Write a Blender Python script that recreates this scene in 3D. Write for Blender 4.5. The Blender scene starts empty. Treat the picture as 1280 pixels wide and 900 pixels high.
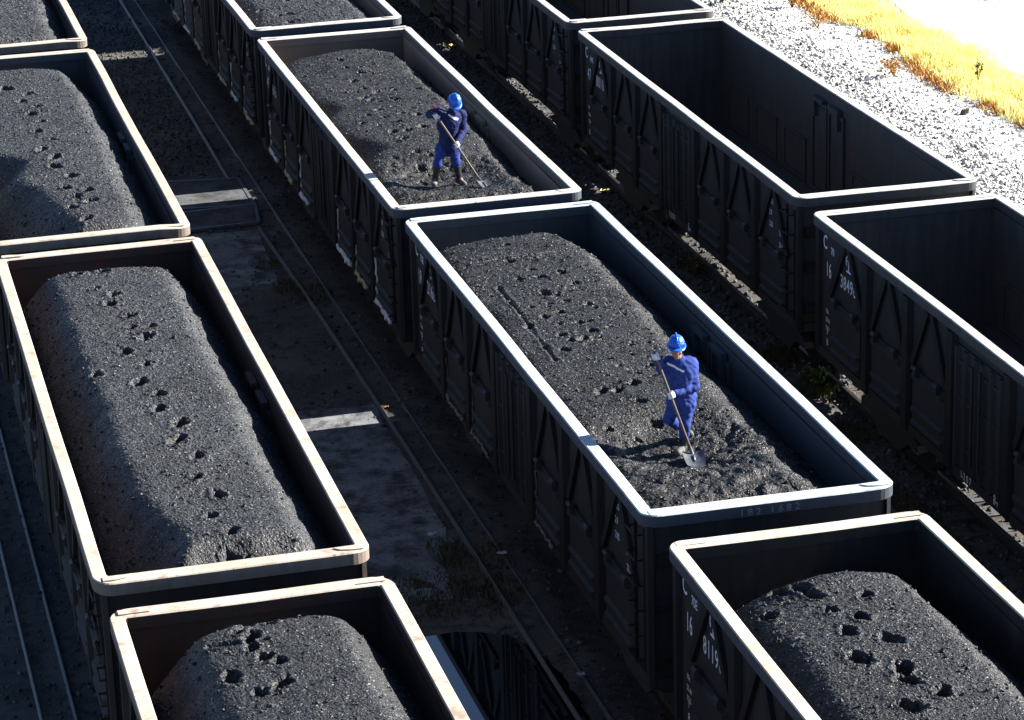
import bpy, math, random
import numpy as np
from mathutils import Matrix, Vector

scene = bpy.context.scene
COL = scene.collection
random.seed(7)
RNG = np.random.default_rng(11)
RIM = 3.45            # height of the wagon rims above the ballast

# ------------------------------------------------------------------ camera
CAM = np.array([-8.96376, -45.35478, 12.9737 + RIM])
R_ = np.array([0.96732357, -0.25199948, -0.02795311])
U_ = np.array([0.10942277, 0.31547076, 0.94260536])
F_ = np.array([0.22871767, 0.91486308, -0.33273678])
FPX = 3572.8
cam_data = bpy.data.cameras.new('camera')
cam = bpy.data.objects.new('camera', cam_data)
COL.objects.link(cam)
M = Matrix.Identity(4)
for i in range(3):
    M[i][0], M[i][1], M[i][2], M[i][3] = R_[i], U_[i], -F_[i], CAM[i]
cam.matrix_world = M
cam_data.sensor_width = 36.0
cam_data.lens = FPX / 1280 * 36
cam_data.clip_start = 0.5
cam_data.clip_end = 2000
scene.camera = cam


def ray(u, v):
    return F_ + R_ * (u - 640) / FPX - U_ * (v - 450) / FPX


def at_z(u, v, z):
    """the world point at height z seen at photo pixel u, v"""
    d = ray(u, v)
    return CAM + d * ((z - CAM[2]) / d[2])


def at_y(u, v, y):
    d = ray(u, v)
    return CAM + d * ((y - CAM[1]) / d[1])


# ------------------------------------------------------------------ light
SUN_EL, SUN_AZ = 28.3, 0.5      # azimuth from +X towards +Y
world = bpy.data.worlds.new('World')
scene.world = world
world.use_nodes = True
wn = world.node_tree
bg = wn.nodes['Background']
sky = wn.nodes.new('ShaderNodeTexSky')
sky.sky_type = 'NISHITA'
sky.sun_disc = False
sky.sun_elevation = math.radians(SUN_EL)
sky.altitude = 2000
sky.air_density = 0.7
sky.dust_density = 0.1
sky.ozone_density = 2.0
sky.sun_rotation = math.radians(90 - SUN_AZ)
wn.links.new(sky.outputs[0], bg.inputs[0])
bg.inputs[1].default_value = 0.05
sun_d = bpy.data.lights.new('sun', 'SUN')
sun_d.energy = 5.0
sun_d.angle = math.radians(0.5)
sun_d.color = (1.0, 0.95, 0.87)
sun = bpy.data.objects.new('sun', sun_d)
COL.objects.link(sun)
e, a = math.radians(SUN_EL), math.radians(SUN_AZ)
sdir = Vector((math.cos(e) * math.cos(a), math.cos(e) * math.sin(a), math.sin(e)))
sun.rotation_euler = sdir.to_track_quat('Z', 'Y').to_euler()
sun.location = (60, 5, 30)
vs = scene.view_settings
vs.view_transform = 'Standard'
vs.look = 'None'
vs.exposure = 2.0
vs.gamma = 1.0
vs.use_curve_mapping = False


# ------------------------------------------------------------------ object helpers
def tag(o, label=None, cat=None, group=None, kind=None):
    if label: o['label'] = label
    if cat: o['category'] = cat
    if group: o['group'] = group
    if kind: o['kind'] = kind
    return o


def empty(name, loc=(0, 0, 0)):
    o = bpy.data.objects.new(name, None)
    o.empty_display_size = 0.3
    o.location = loc
    COL.objects.link(o)
    return o


class MB:
    """collects shapes and links them as one mesh object"""
    def __init__(self):
        self.v, self.f, self.m, self.n = [], [], [], 0

    def add(self, verts, faces, mi=0):
        verts = np.asarray(verts, float).reshape(-1, 3)
        self.v.append(verts)
        n = self.n
        self.f += [tuple(int(i) + n for i in f) for f in faces]
        self.m += [mi] * len(faces)
        self.n += len(verts)
        return self

    def box(self, a, b, mi=0, bev=0.0):
        (x0, y0, z0), (x1, y1, z1) = a, b
        if x0 > x1: x0, x1 = x1, x0
        if y0 > y1: y0, y1 = y1, y0
        if z0 > z1: z0, z1 = z1, z0
        v = [(x0, y0, z0), (x1, y0, z0), (x1, y1, z0), (x0, y1, z0), (x0, y0, z1), (x1, y0, z1), (x1, y1, z1), (x0, y1, z1)]
        f = [(0, 3, 2, 1), (4, 5, 6, 7), (0, 1, 5, 4), (1, 2, 6, 5), (2, 3, 7, 6), (3, 0, 4, 7)]
        return self.add(v, f, mi)

    def bar(self, p, q, w, h, up=(0, 0, 1), mi=0):
        """a box-section bar from p to q; w across, h along up"""
        p, q, up = (np.asarray(t, float) for t in (p, q, up))
        d = (q - p) / np.linalg.norm(q - p)
        s = np.cross(d, up); s /= np.linalg.norm(s)
        t = np.cross(s, d)
        s, t = s * w / 2, t * h / 2
        v = [p - s - t, p + s - t, p + s + t, p - s + t, q - s - t, q + s - t, q + s + t, q - s + t]
        f = [(0, 3, 2, 1), (4, 5, 6, 7), (0, 1, 5, 4), (1, 2, 6, 5), (2, 3, 7, 6), (3, 0, 4, 7)]
        f = [tuple(reversed(x)) for x in f]
        return self.add(v, f, mi)

    def tube(self, pts, r, n=8, mi=0, cap=True):
        pts = np.asarray(pts, float)
        rr = np.broadcast_to(np.asarray(r, float), (len(pts),))
        rings = []
        prev = None
        for i, c in enumerate(pts):
            d = pts[min(i + 1, len(pts) - 1)] - pts[max(i - 1, 0)]
            d = d / np.linalg.norm(d)
            if prev is None:
                ref = np.array([0, 0, 1.]) if abs(d[2]) < .9 else np.array([1., 0, 0])
            else:
                ref = prev
            s = ref - d * (ref @ d); s /= np.linalg.norm(s)
            prev = s
            t = np.cross(d, s)
            an = np.arange(n) * 2 * math.pi / n
            rings.append(c + rr[i] * (np.cos(an)[:, None] * s + np.sin(an)[:, None] * t))
        v = np.concatenate(rings)
        f = []
        for i in range(len(pts) - 1):
            for k in range(n):
                k2 = (k + 1) % n
                f.append((i * n + k, i * n + k2, (i + 1) * n + k2, (i + 1) * n + k))
        if cap:
            f.append(tuple(reversed(range(n))))
            f.append(tuple((len(pts) - 1) * n + k for k in range(n)))
        return self.add(v, f, mi)

    def lathe(self, prof, c, axis='x', n=20, mi=0):
        """prof: (radius, along) pairs turned round an axis through c"""
        v, f = [], []
        for (r, t) in prof:
            for k in range(n):
                a_ = 2 * math.pi * k / n
                p = {'x': (t, r * math.cos(a_), r * math.sin(a_)), 'y': (r * math.sin(a_), t, r * math.cos(a_)), 'z': (r * math.cos(a_), r * math.sin(a_), t)}[axis]
                v.append(np.array(p) + c)
        for i in range(len(prof) - 1):
            for k in range(n):
                k2 = (k + 1) % n
                f.append((i * n + k, i * n + k2, (i + 1) * n + k2, (i + 1) * n + k))
        f.append(tuple(reversed(range(n))))
        f.append(tuple((len(prof) - 1) * n + k for k in range(n)))
        return self.add(v, f, mi)

    def build(self, name, mats, parent=None, smooth=False, loc=None):
        me = bpy.data.meshes.new(name)
        me.from_pydata(np.concatenate(self.v).tolist(), [], self.f)
        mats = mats if isinstance(mats, (list, tuple)) else [mats]
        for m in mats: me.materials.append(m)
        if len(mats) > 1: me.polygons.foreach_set('material_index', self.m)
        if smooth: me.polygons.foreach_set('use_smooth', [True] * len(me.polygons))
        me.update()
        return link(name, me, parent, loc)


def link(name, me, parent=None, loc=None):
    o = bpy.data.objects.new(name, me)
    COL.objects.link(o)
    if parent is not None: o.parent = parent
    if loc is not None: o.location = loc
    return o


def set_mat(o, m):
    o.material_slots[0].link = 'OBJECT'
    o.material_slots[0].material = m


def copy_part(o, parent):
    c = o.copy()
    COL.objects.link(c)
    c.parent = parent
    for ch in list(o.children):
        copy_part(ch, c)
    return c


# ------------------------------------------------------------------ numpy noise
_LAT = RNG.random((256, 256))


def vnoise(x, y, seed=0):
    x = np.asarray(x, float) + seed * 17.31
    y = np.asarray(y, float) + seed * 9.77
    xi, yi = np.floor(x).astype(int), np.floor(y).astype(int)
    fx, fy = x - xi, y - yi
    fx, fy = fx * fx * (3 - 2 * fx), fy * fy * (3 - 2 * fy)
    g = lambda i, j: _LAT[i % 256, j % 256]
    return ((g(xi, yi) * (1 - fx) + g(xi + 1, yi) * fx) * (1 - fy) + (g(xi, yi + 1) * (1 - fx) + g(xi + 1, yi + 1) * fx) * fy) * 2 - 1


def fbm(x, y, octs, seed=0):
    """octs: (wavelength, amplitude) pairs"""
    s = 0
    for k, (w, am) in enumerate(octs):
        s = s + am * vnoise(np.asarray(x) / w, np.asarray(y) / w, seed + k * 3)
    return s


# ------------------------------------------------------------------ materials
class NT:
    def __init__(self, name, rough=0.6, spec=0.5, metal=0.0):
        self.m = bpy.data.materials.new(name)
        self.m.use_nodes = True
        self.t = self.m.node_tree
        self.b = self.t.nodes['Principled BSDF']
        self.b.inputs['Roughness'].default_value = rough
        self.b.inputs['Specular IOR Level'].default_value = spec
        self.b.inputs['Metallic'].default_value = metal
        g = self.t.nodes.new('ShaderNodeNewGeometry')
        self.pos = g.outputs['Position']

    def node(self, kind, **kw):
        n = self.t.nodes.new(kind)
        for k, v in kw.items(): setattr(n, k, v)
        return n

    def ln(self, a_, b_):
        self.t.links.new(a_, b_)

    def scaled(self, s):
        n = self.node('ShaderNodeVectorMath', operation='MULTIPLY')
        self.ln(self.pos, n.inputs[0]); n.inputs[1].default_value = s
        return n.outputs[0]

    def noise(self, scale, detail=3, rough=0.55, vec=None):
        n = self.node('ShaderNodeTexNoise')
        n.inputs['Scale'].default_value = scale
        n.inputs['Detail'].default_value = detail
        n.inputs['Roughness'].default_value = rough
        self.ln(vec or self.pos, n.inputs['Vector'])
        return n.outputs['Fac']

    def voro(self, scale, feature='F1', out='Distance', rnd=1.0):
        n = self.node('ShaderNodeTexVoronoi', feature=feature)
        n.inputs['Scale'].default_value = scale
        n.inputs['Randomness'].default_value = rnd
        self.ln(self.pos, n.inputs['Vector'])
        return n.outputs[out]

    def ramp(self, fac, stops, interp='LINEAR'):
        n = self.node('ShaderNodeValToRGB')
        n.color_ramp.interpolation = interp
        el = n.color_ramp.elements
        while len(el) < len(stops): el.new(0.5)
        for s, (p, c) in zip(el, stops):
            s.position = p
            s.color = (c, c, c, 1) if isinstance(c, (int, float)) else (*c, 1)
        self.ln(fac, n.inputs[0])
        return n.outputs[0]

    def mix(self, fac, a_, b_, blend='MIX'):
        n = self.node('ShaderNodeMix', data_type='RGBA', blend_type=blend)
        for i, v in ((0, fac), (6, a_), (7, b_)):
            if hasattr(v, 'is_output'): self.ln(v, n.inputs[i])
            elif i == 0: n.inputs[0].default_value = v
            else: n.inputs[i].default_value = (*v, 1) if len(v) == 3 else v
        return n.outputs[2]

    def math(self, op, a_, b_=None):
        n = self.node('ShaderNodeMath', operation=op)
        for i, v in ((0, a_), (1, b_)):
            if v is None: continue
            if hasattr(v, 'is_output'): self.ln(v, n.inputs[i])
            else: n.inputs[i].default_value = v
        return n.outputs[0]

    def color(self, c):
        if hasattr(c, 'is_output'): self.ln(c, self.b.inputs['Base Color'])
        else: self.b.inputs['Base Color'].default_value = (*c, 1)
        return self

    def rough(self, r):
        self.ln(r, self.b.inputs['Roughness']); return self

    def bump(self, h, strength=0.3, dist=0.02):
        n = self.node('ShaderNodeBump')
        n.inputs['Strength'].default_value = strength
        n.inputs['Distance'].default_value = dist
        self.ln(h, n.inputs['Height'])
        self.ln(n.outputs[0], self.b.inputs['Normal'])
        return self


def paint(name, base, dirt, rust=(0.045, 0.026, 0.018), rust_amt=0.25, rough=0.62, streak=True):
    """old dusty wagon paint: base colour, streaks of dirt, patches of rust"""
    k = NT(name, rough, 0.3)
    n1 = k.noise(2.2, 5, 0.6)
    vec = k.scaled((3.0, 3.0, 0.35)) if streak else k.pos
    n2 = k.noise(3.0, 4, 0.6, vec)
    c = k.mix(k.ramp(n2, [(0.38, 0.0), (0.7, 1.0)]), base, dirt)
    c = k.mix(k.ramp(n1, [(0.62 - rust_amt * .4, 0.0), (0.82 - rust_amt * .3, 0.85)]), c, rust)
    c = k.mix(k.ramp(k.noise(45, 2), [(0.3, 0.0), (0.75, 0.35)]), c, dirt)
    k.color(c)
    k.bump(k.noise(28, 4), 0.25, 0.01)
    return k.m


def rim_paint(name, base, worn, mark=(0.30, 0.2, 0.15)):
    k = NT(name, 0.62, 0.25)
    c = k.mix(k.ramp(k.noise(1.1, 4, 0.6), [(0.35, 0), (0.7, 1)]), base, worn)
    c = k.mix(k.ramp(k.noise(4.5, 5, 0.65), [(0.54, 0), (0.70, 0.8)]), c, mark)
    c = k.mix(k.ramp(k.noise(30, 3), [(0.60, 0), (0.75, 0.35)]), c, (0.12, 0.1, 0.09))
    c = k.mix(k.ramp(k.noise(13, 4, 0.7), [(0.63, 0), (0.72, 0.8)]), c, (0.06, 0.055, 0.05))
    k.color(c)
    k.bump(k.noise(40, 3), 0.2, 0.006)
    return k.m


def plain(name, c, rough=0.6, spec=0.4, metal=0.0, var=0.25, scale=14, bump=0.15):
    k = NT(name, rough, spec, metal)
    d = tuple(x * (1 - var) for x in c)
    l = tuple(min(1, x * (1 + var)) for x in c)
    k.color(k.mix(k.ramp(k.noise(scale, 4), [(0.3, 0), (0.7, 1)]), d, l))
    if bump: k.bump(k.noise(scale * 3, 3), bump, 0.008)
    return k.m


def coal_mat(name, lo=(0.009, 0.0095, 0.011), hi=(0.046, 0.049, 0.054), fine=1.0, damp=.35):
    k = NT(name, 0.55, 0.32)
    cell = k.voro(55 * fine, 'F1', 'Color')
    cell2 = k.voro(120 * fine, 'F1', 'Color')
    sep = k.node('ShaderNodeSeparateColor'); k.ln(cell, sep.inputs[0])
    sep2 = k.node('ShaderNodeSeparateColor'); k.ln(cell2, sep2.inputs[0])
    v = k.math('MULTIPLY', k.math('ADD', sep.outputs[0], sep2.outputs[1]), 0.5)
    c = k.mix(k.ramp(v, [(0.30, 0), (0.62, 0.45), (0.85, 1)]), lo, hi)
    # dry dusty and damp patches
    c = k.mix(k.ramp(k.noise(0.9, 4, 0.6), [(0.35, 0), (0.68, 0.55)]), c, (0.026, 0.0255, 0.025))
    # freshly turned, damp coal is blacker
    c = k.mix(k.ramp(k.noise(1.5, 5, 0.62), [(0.50, 0), (0.62, damp)]), c, (0.009, 0.0095, 0.010))
    # sparse bright cells, glints painted into the coal colour
    c = k.mix(k.ramp(sep.outputs[1], [(0.978, 0), (0.984, 0.85)]), c, (0.24, 0.245, 0.255))
    k.color(c)
    k.rough(k.ramp(sep2.outputs[0], [(0.0, 0.22), (0.3, 0.42), (1.0, 0.7)]))
    h = k.math('ADD', k.math('MULTIPLY', k.voro(38 * fine), -0.7), k.math('MULTIPLY', k.noise(90 * fine, 3), 0.6))
    h = k.math('ADD', h, k.math('MULTIPLY', sep.outputs[2], 0.35))
    k.bump(h, 0.75, 0.018)
    return k.m


m_body = {
    'A': paint('wagon_paint_brown_black', (0.0270, 0.0225, 0.0210), (0.0450, 0.0390, 0.0345), rust_amt=0.3),
    'B': paint('wagon_paint_black', (0.0210, 0.0225, 0.0255), (0.0375, 0.0375, 0.0375), rust_amt=0.2),
    'C': paint('wagon_paint_grey_black', (0.0255, 0.0270, 0.0300), (0.0413, 0.0413, 0.0405), rust_amt=0.2),
}
m_post = {
    'A': paint('post_paint_brown_black', (0.0170, 0.0140, 0.0130), (0.0300, 0.0250, 0.0220), rust_amt=0.35),
    'B': paint('post_paint_black', (0.0090, 0.0095, 0.0105), (0.0170, 0.0165, 0.0160), rust_amt=0.2),
    'C': paint('post_paint_grey_black', (0.0100, 0.0105, 0.0115), (0.0180, 0.0175, 0.0170), rust_amt=0.25),
}
m_fascia = {  # rim sides: paint darkened so their shade is in the colour
    'A': paint('fascia_shaded_beige_grey', (0.17, 0.135, 0.105), (0.21, 0.175, 0.145), (0.09, 0.06, 0.04), 0.25),
    'B': paint('fascia_shaded_blue_grey', (0.05, 0.058, 0.075), (0.07, 0.075, 0.09), (0.07, 0.05, 0.04), 0.2),
    'C': paint('fascia_shaded_grey', (0.05, 0.052, 0.056), (0.075, 0.074, 0.072), (0.08, 0.055, 0.04), 0.2),
}
m_in_dark = paint('inner_wall_dark', (0.0300, 0.0315, 0.0360), (0.0525, 0.0525, 0.0540), (0.07, 0.04, 0.03), 0.15)
m_in_navy = paint('inner_wall_blue_black', (0.0396, 0.0475, 0.0612), (0.0576, 0.0634, 0.0720), (0.06, 0.045, 0.04), 0.05)
m_in_brown = paint('inner_wall_rusty_brown', (0.150, 0.122, 0.104), (0.130, 0.110, 0.097), (0.13, 0.09, 0.07), 0.25)
m_in_tan = paint('inner_wall_tan_rust', (0.34, 0.235, 0.175), (0.27, 0.20, 0.155), (0.30, 0.17, 0.11), 0.25)
m_in_red = paint('inner_wall_red_brown', (0.036, 0.024, 0.021), (0.042, 0.031, 0.028), (0.11, 0.02, 0.015), 0.2)
m_in_black = paint('inner_wall_black', (0.0156, 0.0150, 0.0156), (0.0252, 0.0228, 0.0228), (0.065, 0.045, 0.032), 0.2)
m_rim_a = rim_paint('rim_dusty_cream', (0.40, 0.335, 0.27), (0.47, 0.42, 0.36), (0.24, 0.16, 0.12))
m_rim_b = rim_paint('rim_dusty_white', (0.45, 0.425, 0.39), (0.52, 0.50, 0.47), (0.27, 0.23, 0.20))
m_rim_blue = rim_paint('rim_grey_blue', (0.41, 0.47, 0.50), (0.50, 0.53, 0.54), (0.25, 0.28, 0.32))
m_rim_y = rim_paint('rim_dusty_yellow', (0.46, 0.405, 0.305), (0.51, 0.47, 0.40), (0.30, 0.22, 0.14))
m_steel = plain('dark_steel', (0.05, 0.048, 0.046), 0.55, 0.5, 0.3)
m_railhead = plain('rail_steel', (0.16, 0.15, 0.14), 0.32, 0.5, 0.85)
m_thinrail = plain('thin_rail_steel', (0.085, 0.088, 0.095), 0.5, 0.5, 0.5)
m_white = plain('white_stencil_paint', (0.84, 0.86, 0.88), 0.7, 0.3, 0, 0.12, 30, 0)
m_chalk = plain('chalk', (0.22, 0.22, 0.22), 0.9, 0.1, 0, 0.4, 60, 0)
m_sealant = plain('pale_sealant', (0.72, 0.76, 0.74), 0.7, 0.3, 0, 0.25, 9)
m_sealant_y = plain('yellowed_sealant', (0.50, 0.44, 0.26), 0.8, 0.2, 0, 0.3, 9)
m_sealant_t = plain('tan_sealant', (0.20, 0.17, 0.13), 0.85, 0.2, 0, 0.4, 9)
m_coal = coal_mat('coal')
m_coal_dust = coal_mat('dusty_coal', (0.014, 0.015, 0.017), (0.092, 0.097, 0.103), damp=.12)
m_coal_wet = coal_mat('damp_coal', (0.007, 0.007, 0.008), (0.049, 0.051, 0.054), damp=.85)
m_sleeper = plain('sleeper_concrete', (0.075, 0.076, 0.08), 0.85, 0.2, 0, 0.35, 8)
m_stone = None


def stone_mat(name, lo, hi):
    k = NT(name, 0.8, 0.25)
    g = k.node('ShaderNodeNewGeometry')
    c = k.mix(g.outputs['Random Per Island'], lo, hi)
    k.color(c)
    k.bump(k.noise(60, 3), 0.3, 0.006)
    return k.m


m_ballast = stone_mat('ballast_stone', (0.025, 0.027, 0.031), (0.13, 0.135, 0.145))
m_gravel = stone_mat('pale_gravel', (0.34, 0.34, 0.335), (0.85, 0.84, 0.81))

# ------------------------------------------------------------------ the ground
LIFT = 0.12           # the strip between the left and the middle train lies a little higher


def ground_h(x, y):
    h = -0.07 + fbm(x, y, [(2.3, .018), (.7, .010), (.3, .006)], 5)
    bank = np.clip((x - 11.3) / 3.6, 0, 1)
    h = h + 0.42 * bank * bank * (3 - 2 * bank)
    for xc in (-4.82, 1.6, 7.84):                        # ballast beds under the three tracks
        d = np.abs(x - xc)
        h = h + 0.055 * np.clip((2.1 - d) / 0.5, 0, 1)
    h = h + LIFT * np.clip((x + 3.6) / .4, 0, 1) * np.clip((0.75 - x) / .5, 0, 1)
    # hollow of the puddle
    h = h - 0.06 * np.exp(-(((x + 1.75) / 1.5) ** 2 + ((y + 14.0) / 3.0) ** 2) ** 2)
    return h


def make_ground():
    xs = np.concatenate([[-400, -150, -60, -25], np.arange(-14, 19.01, 0.14), [22, 30, 60, 150, 400]])
    ys = np.concatenate([[-150, -60, -30], np.arange(-22, 40.01, 0.2), [50, 80, 150, 400, 900]])
    X, Y = np.meshgrid(xs, ys)
    Z = ground_h(X, Y)
    nx, ny = len(xs), len(ys)
    idx = np.arange(nx * ny).reshape(ny, nx)
    f = np.stack([idx[:-1, :-1], idx[:-1, 1:], idx[1:, 1:], idx[1:, :-1]], -1).reshape(-1, 4)
    k = NT('ground_dirt', 0.85, 0.3)
    sep = k.node('ShaderNodeSeparateXYZ'); k.ln(k.pos, sep.inputs[0])
    dark = k.mix(k.ramp(k.noise(0.55, 5, 0.6), [(0.35, 0), (0.65, 1)]), (0.032, 0.031, 0.031), (0.115, 0.102, 0.086))
    dark = k.mix(k.ramp(k.noise(1.3, 5, 0.65), [(0.55, 0), (0.70, 0.7)]), dark, (0.055, 0.047, 0.020))
    dark = k.mix(k.ramp(k.noise(26, 4, 0.7), [(0.48, 0), (0.72, 0.8)]), dark, (0.13, 0.13, 0.13))
    dark = k.mix(k.ramp(k.noise(4.2, 6, 0.72), [(0.50, 0), (0.64, 0.8)]), dark, (0.016, 0.016, 0.017))
    pale = k.mix(k.ramp(k.noise(5, 5, 0.6), [(0.3, 0), (0.7, 1)]), (0.58, 0.57, 0.54), (0.76, 0.74, 0.70))
    edge = k.math('ADD', sep.outputs[0], k.math('MULTIPLY', k.noise(0.8, 4), 1.6))
    fac = k.ramp(k.math('MULTIPLY', k.math('SUBTRACT', edge, 11.2), 0.5), [(0, 0), (1, 1)])
    k.color(k.mix(fac, dark, pale))
    k.bump(k.noise(22, 6, 0.7), 0.7, 0.04)
    me = bpy.data.meshes.new('ground')
    me.from_pydata(np.stack([X, Y, Z], -1).reshape(-1, 3).tolist(), [], f.tolist())
    me.materials.append(k.m)
    me.polygons.foreach_set('use_smooth', [True] * len(me.polygons))
    tag(link('ground', me), 'dark dirty ground of the rail yard between the trains', kind='structure')


make_ground()


def sheet(name, outline, z, thick, mat, label):
    """a slab with an irregular outline"""
    n = len(outline)
    v = [(x, y, z) for x, y in outline] + [(x, y, z - thick) for x, y in outline]
    f = [tuple(range(n)), tuple(reversed(range(n, 2 * n)))]
    f += [(i, i + n, (i + 1) % n + n, (i + 1) % n) for i in range(n)]
    o = MB().add(v, f).build(name, mat)
    return tag(o, label, kind='structure')


def concrete(name, lo, hi, stain):
    k = NT(name, 0.85, 0.25)
    c = k.mix(k.ramp(k.noise(0.9, 6, 0.65), [(0.32, 0), (0.68, 1)]), lo, hi)
    c = k.mix(k.ramp(k.noise(1.7, 7, 0.72), [(0.44, 0), (0.62, 0.9)]), c, stain)
    c = k.mix(k.ramp(k.noise(7, 6, 0.75), [(0.52, 0), (0.66, 0.75)]), c, stain)
    c = k.mix(k.ramp(k.noise(35, 4, 0.7), [(0.5, 0), (0.8, 0.5)]), c, stain)
    k.color(c)
    k.bump(k.noise(18, 6, 0.7), 0.4, 0.015)
    return k.m


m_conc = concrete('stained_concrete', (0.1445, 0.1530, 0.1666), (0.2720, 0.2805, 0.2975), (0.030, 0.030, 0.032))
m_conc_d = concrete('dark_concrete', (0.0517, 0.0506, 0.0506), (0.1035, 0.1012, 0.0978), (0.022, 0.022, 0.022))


def rough_poly(pts, step=0.25, amp=0.03, seed=1):
    rg = random.Random(seed)
    out = []
    for i, p in enumerate(pts):
        q = pts[(i + 1) % len(pts)]
        L = math.hypot(q[0] - p[0], q[1] - p[1])
        n = max(1, int(L / step))
        for k in range(n):
            t = k / n
            out.append((p[0] + (q[0] - p[0]) * t + rg.uniform(-amp, amp), p[1] + (q[1] - p[1]) * t + rg.uniform(-amp, amp)))
    return out


sheet('concrete_pavement', rough_poly([(-3.6, 3.1), (-.84, 4.3), (-.72, 6.3), (-.56, 8.85), (-3.6, 9.05)], seed=2), LIFT - .058, 0.2, m_conc, 'grey concrete paving beside the pit covers')
sheet('concrete_pavement', rough_poly([(-3.6, -9.55), (-1.01, -9.75), (-.78, -7.9), (-.56, -7.75), (-.48, -4.2), (-.50, -2.6), (-.42, -1.75), (-3.6, -1.6)], seed=3), LIFT - .058, 0.2, m_conc, 'stained concrete paving between the loaded trains')
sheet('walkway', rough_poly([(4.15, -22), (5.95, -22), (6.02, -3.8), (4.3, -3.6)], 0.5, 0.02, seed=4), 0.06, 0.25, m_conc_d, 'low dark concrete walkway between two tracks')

# road, bright bare concrete far right
k = NT('pale_road', 0.8, 0.25)
k.color(k.mix(k.ramp(k.noise(0.7, 5, 0.6), [(0.3, 0), (0.7, 1)]), (0.68, 0.67, 0.65), (0.78, 0.77, 0.74)))
k.bump(k.noise(30, 4), 0.15, 0.01)
xs = [18.0, 60.0]
rd = MB()
ys = np.arange(-60, 160.1, 1.0)
v = []
for i, y in enumerate(ys):
    v += [(18.1 + 0.22 * math.sin(y * .9) * math.sin(y * .37), y, 0.405), (60, y, 0.405), (60, y, .2), (18.1, y, .2)]
f = []
for i in range(len(ys) - 1):
    b = i * 4
    f += [(b, b + 1, b + 5, b + 4), (b + 3, b, b + 4, b + 7)]
rd.add(v, f)
tag(rd.build('road', k.m), 'pale dusty road beyond the grass strip', kind='structure')

# puddle
kw = NT('puddle_water', 0.02, 0.5)
kw.color((0.006, 0.007, 0.008))
kw.b.inputs['IOR'].default_value = 2.4
kw.bump(kw.noise(6, 2), 0.004, 0.004)
pts = [at_z(u, v_, 0.09)[:2] for u, v_ in ((500, 800), (540, 795), (570, 790), (600, 790), (632, 794), (655, 803), (672, 815), (690, 830), (705, 848), (722, 872), (733, 890))]
pl = [tuple(p) for p in pts] + [(-.16, -15.5), (-.3, -19), (-3.2, -19), (-3.2, -11.2)]
sheet('puddle', rough_poly(pl, 0.12, 0.035, 6), 0.088, 0.1, kw.m, 'still dark puddle mirroring the blue sky')

# ------------------------------------------------------------------ loose stones (one mesh each)
_OCT = np.array([(1, 0, 0), (-1, 0, 0), (0, 1, 0), (0, -1, 0), (0, 0, 1), (0, 0, -1), (.6, .6, .5), (-.6, .6, .4), (.6, -.6, .45), (-.6, -.6, .5)], float)
_HULLF = [(4, 0, 6), (6, 0, 2), (4, 6, 2), (4, 2, 7), (7, 2, 1), (4, 7, 1), (4, 1, 9), (9, 1, 3), (4, 9, 3), (4, 3, 8), (8, 3, 0), (4, 8, 0), (5, 2, 0), (5, 1, 2), (5, 3, 1), (5, 0, 3)]
_HULLF = np.array(_HULLF)


def stones(P, S, rg):
    """P (n,3) places, S (n,) sizes -> verts, faces of n angular stones"""
    n = len(P)
    V = _OCT[None] * (0.7 + 0.6 * rg.random((n, 10, 1)))
    ax = 0.7 + 0.6 * rg.random((n, 1, 3)); V = V * ax
    q = rg.normal(size=(n, 4)); q /= np.linalg.norm(q, axis=1, keepdims=True)
    w, x, y, z = q.T
    Rm = np.stack([1 - 2 * (y * y + z * z), 2 * (x * y - z * w), 2 * (x * z + y * w), 2 * (x * y + z * w), 1 - 2 * (x * x + z * z), 2 * (y * z - x * w), 2 * (x * z - y * w), 2 * (y * z + x * w), 1 - 2 * (x * x + y * y)], -1).reshape(n, 3, 3)
    V = np.einsum('nij,nkj->nki', Rm, V) * S[:, None, None] + P[:, None]
    Fc = _HULLF[None] + (np.arange(n) * 10)[:, None, None]
    return V.reshape(-1, 3), Fc.reshape(-1, 3)


def mesh_np(name, V, Fc, mats, parent=None, mi=None, smooth=None):
    me = bpy.data.meshes.new(name)
    Fc = np.asarray(Fc)
    me.vertices.add(len(V)); me.vertices.foreach_set('co', np.asarray(V, np.float32).ravel())
    k_ = Fc.shape[1]
    me.loops.add(Fc.size); me.loops.foreach_set('vertex_index', Fc.ravel().astype(np.int32))
    me.polygons.add(len(Fc)); me.polygons.foreach_set('loop_start', (np.arange(len(Fc)) * k_).astype(np.int32))
    mats = mats if isinstance(mats, (list, tuple)) else [mats]
    for m in mats: me.materials.append(m)
    if mi is not None: me.polygons.foreach_set('material_index', np.asarray(mi, np.int32))
    if smooth is not None: me.polygons.foreach_set('use_smooth', np.broadcast_to(np.asarray(smooth, bool), (len(Fc),)))
    me.update(calc_edges=True)
    me.validate()
    return link(name, me, parent)


def scatter_stones(name, x0, x1, y0, y1, n, s0, s1, mat, label, lift=0.3, keep=None):
    rg = np.random.default_rng(len(name) + n)
    x, y = rg.uniform(x0, x1, n), rg.uniform(y0, y1, n)
    if keep is not None:
        m = keep(x, y, rg); x, y = x[m], y[m]
    s = s0 + (s1 - s0) * rg.random(len(x)) ** 2
    z = ground_h(x, y) + s * lift
    V, Fc = stones(np.stack([x, y, z], -1), s, rg)
    return tag(mesh_np(name, V, Fc, mat), label, kind='stuff')


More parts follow.
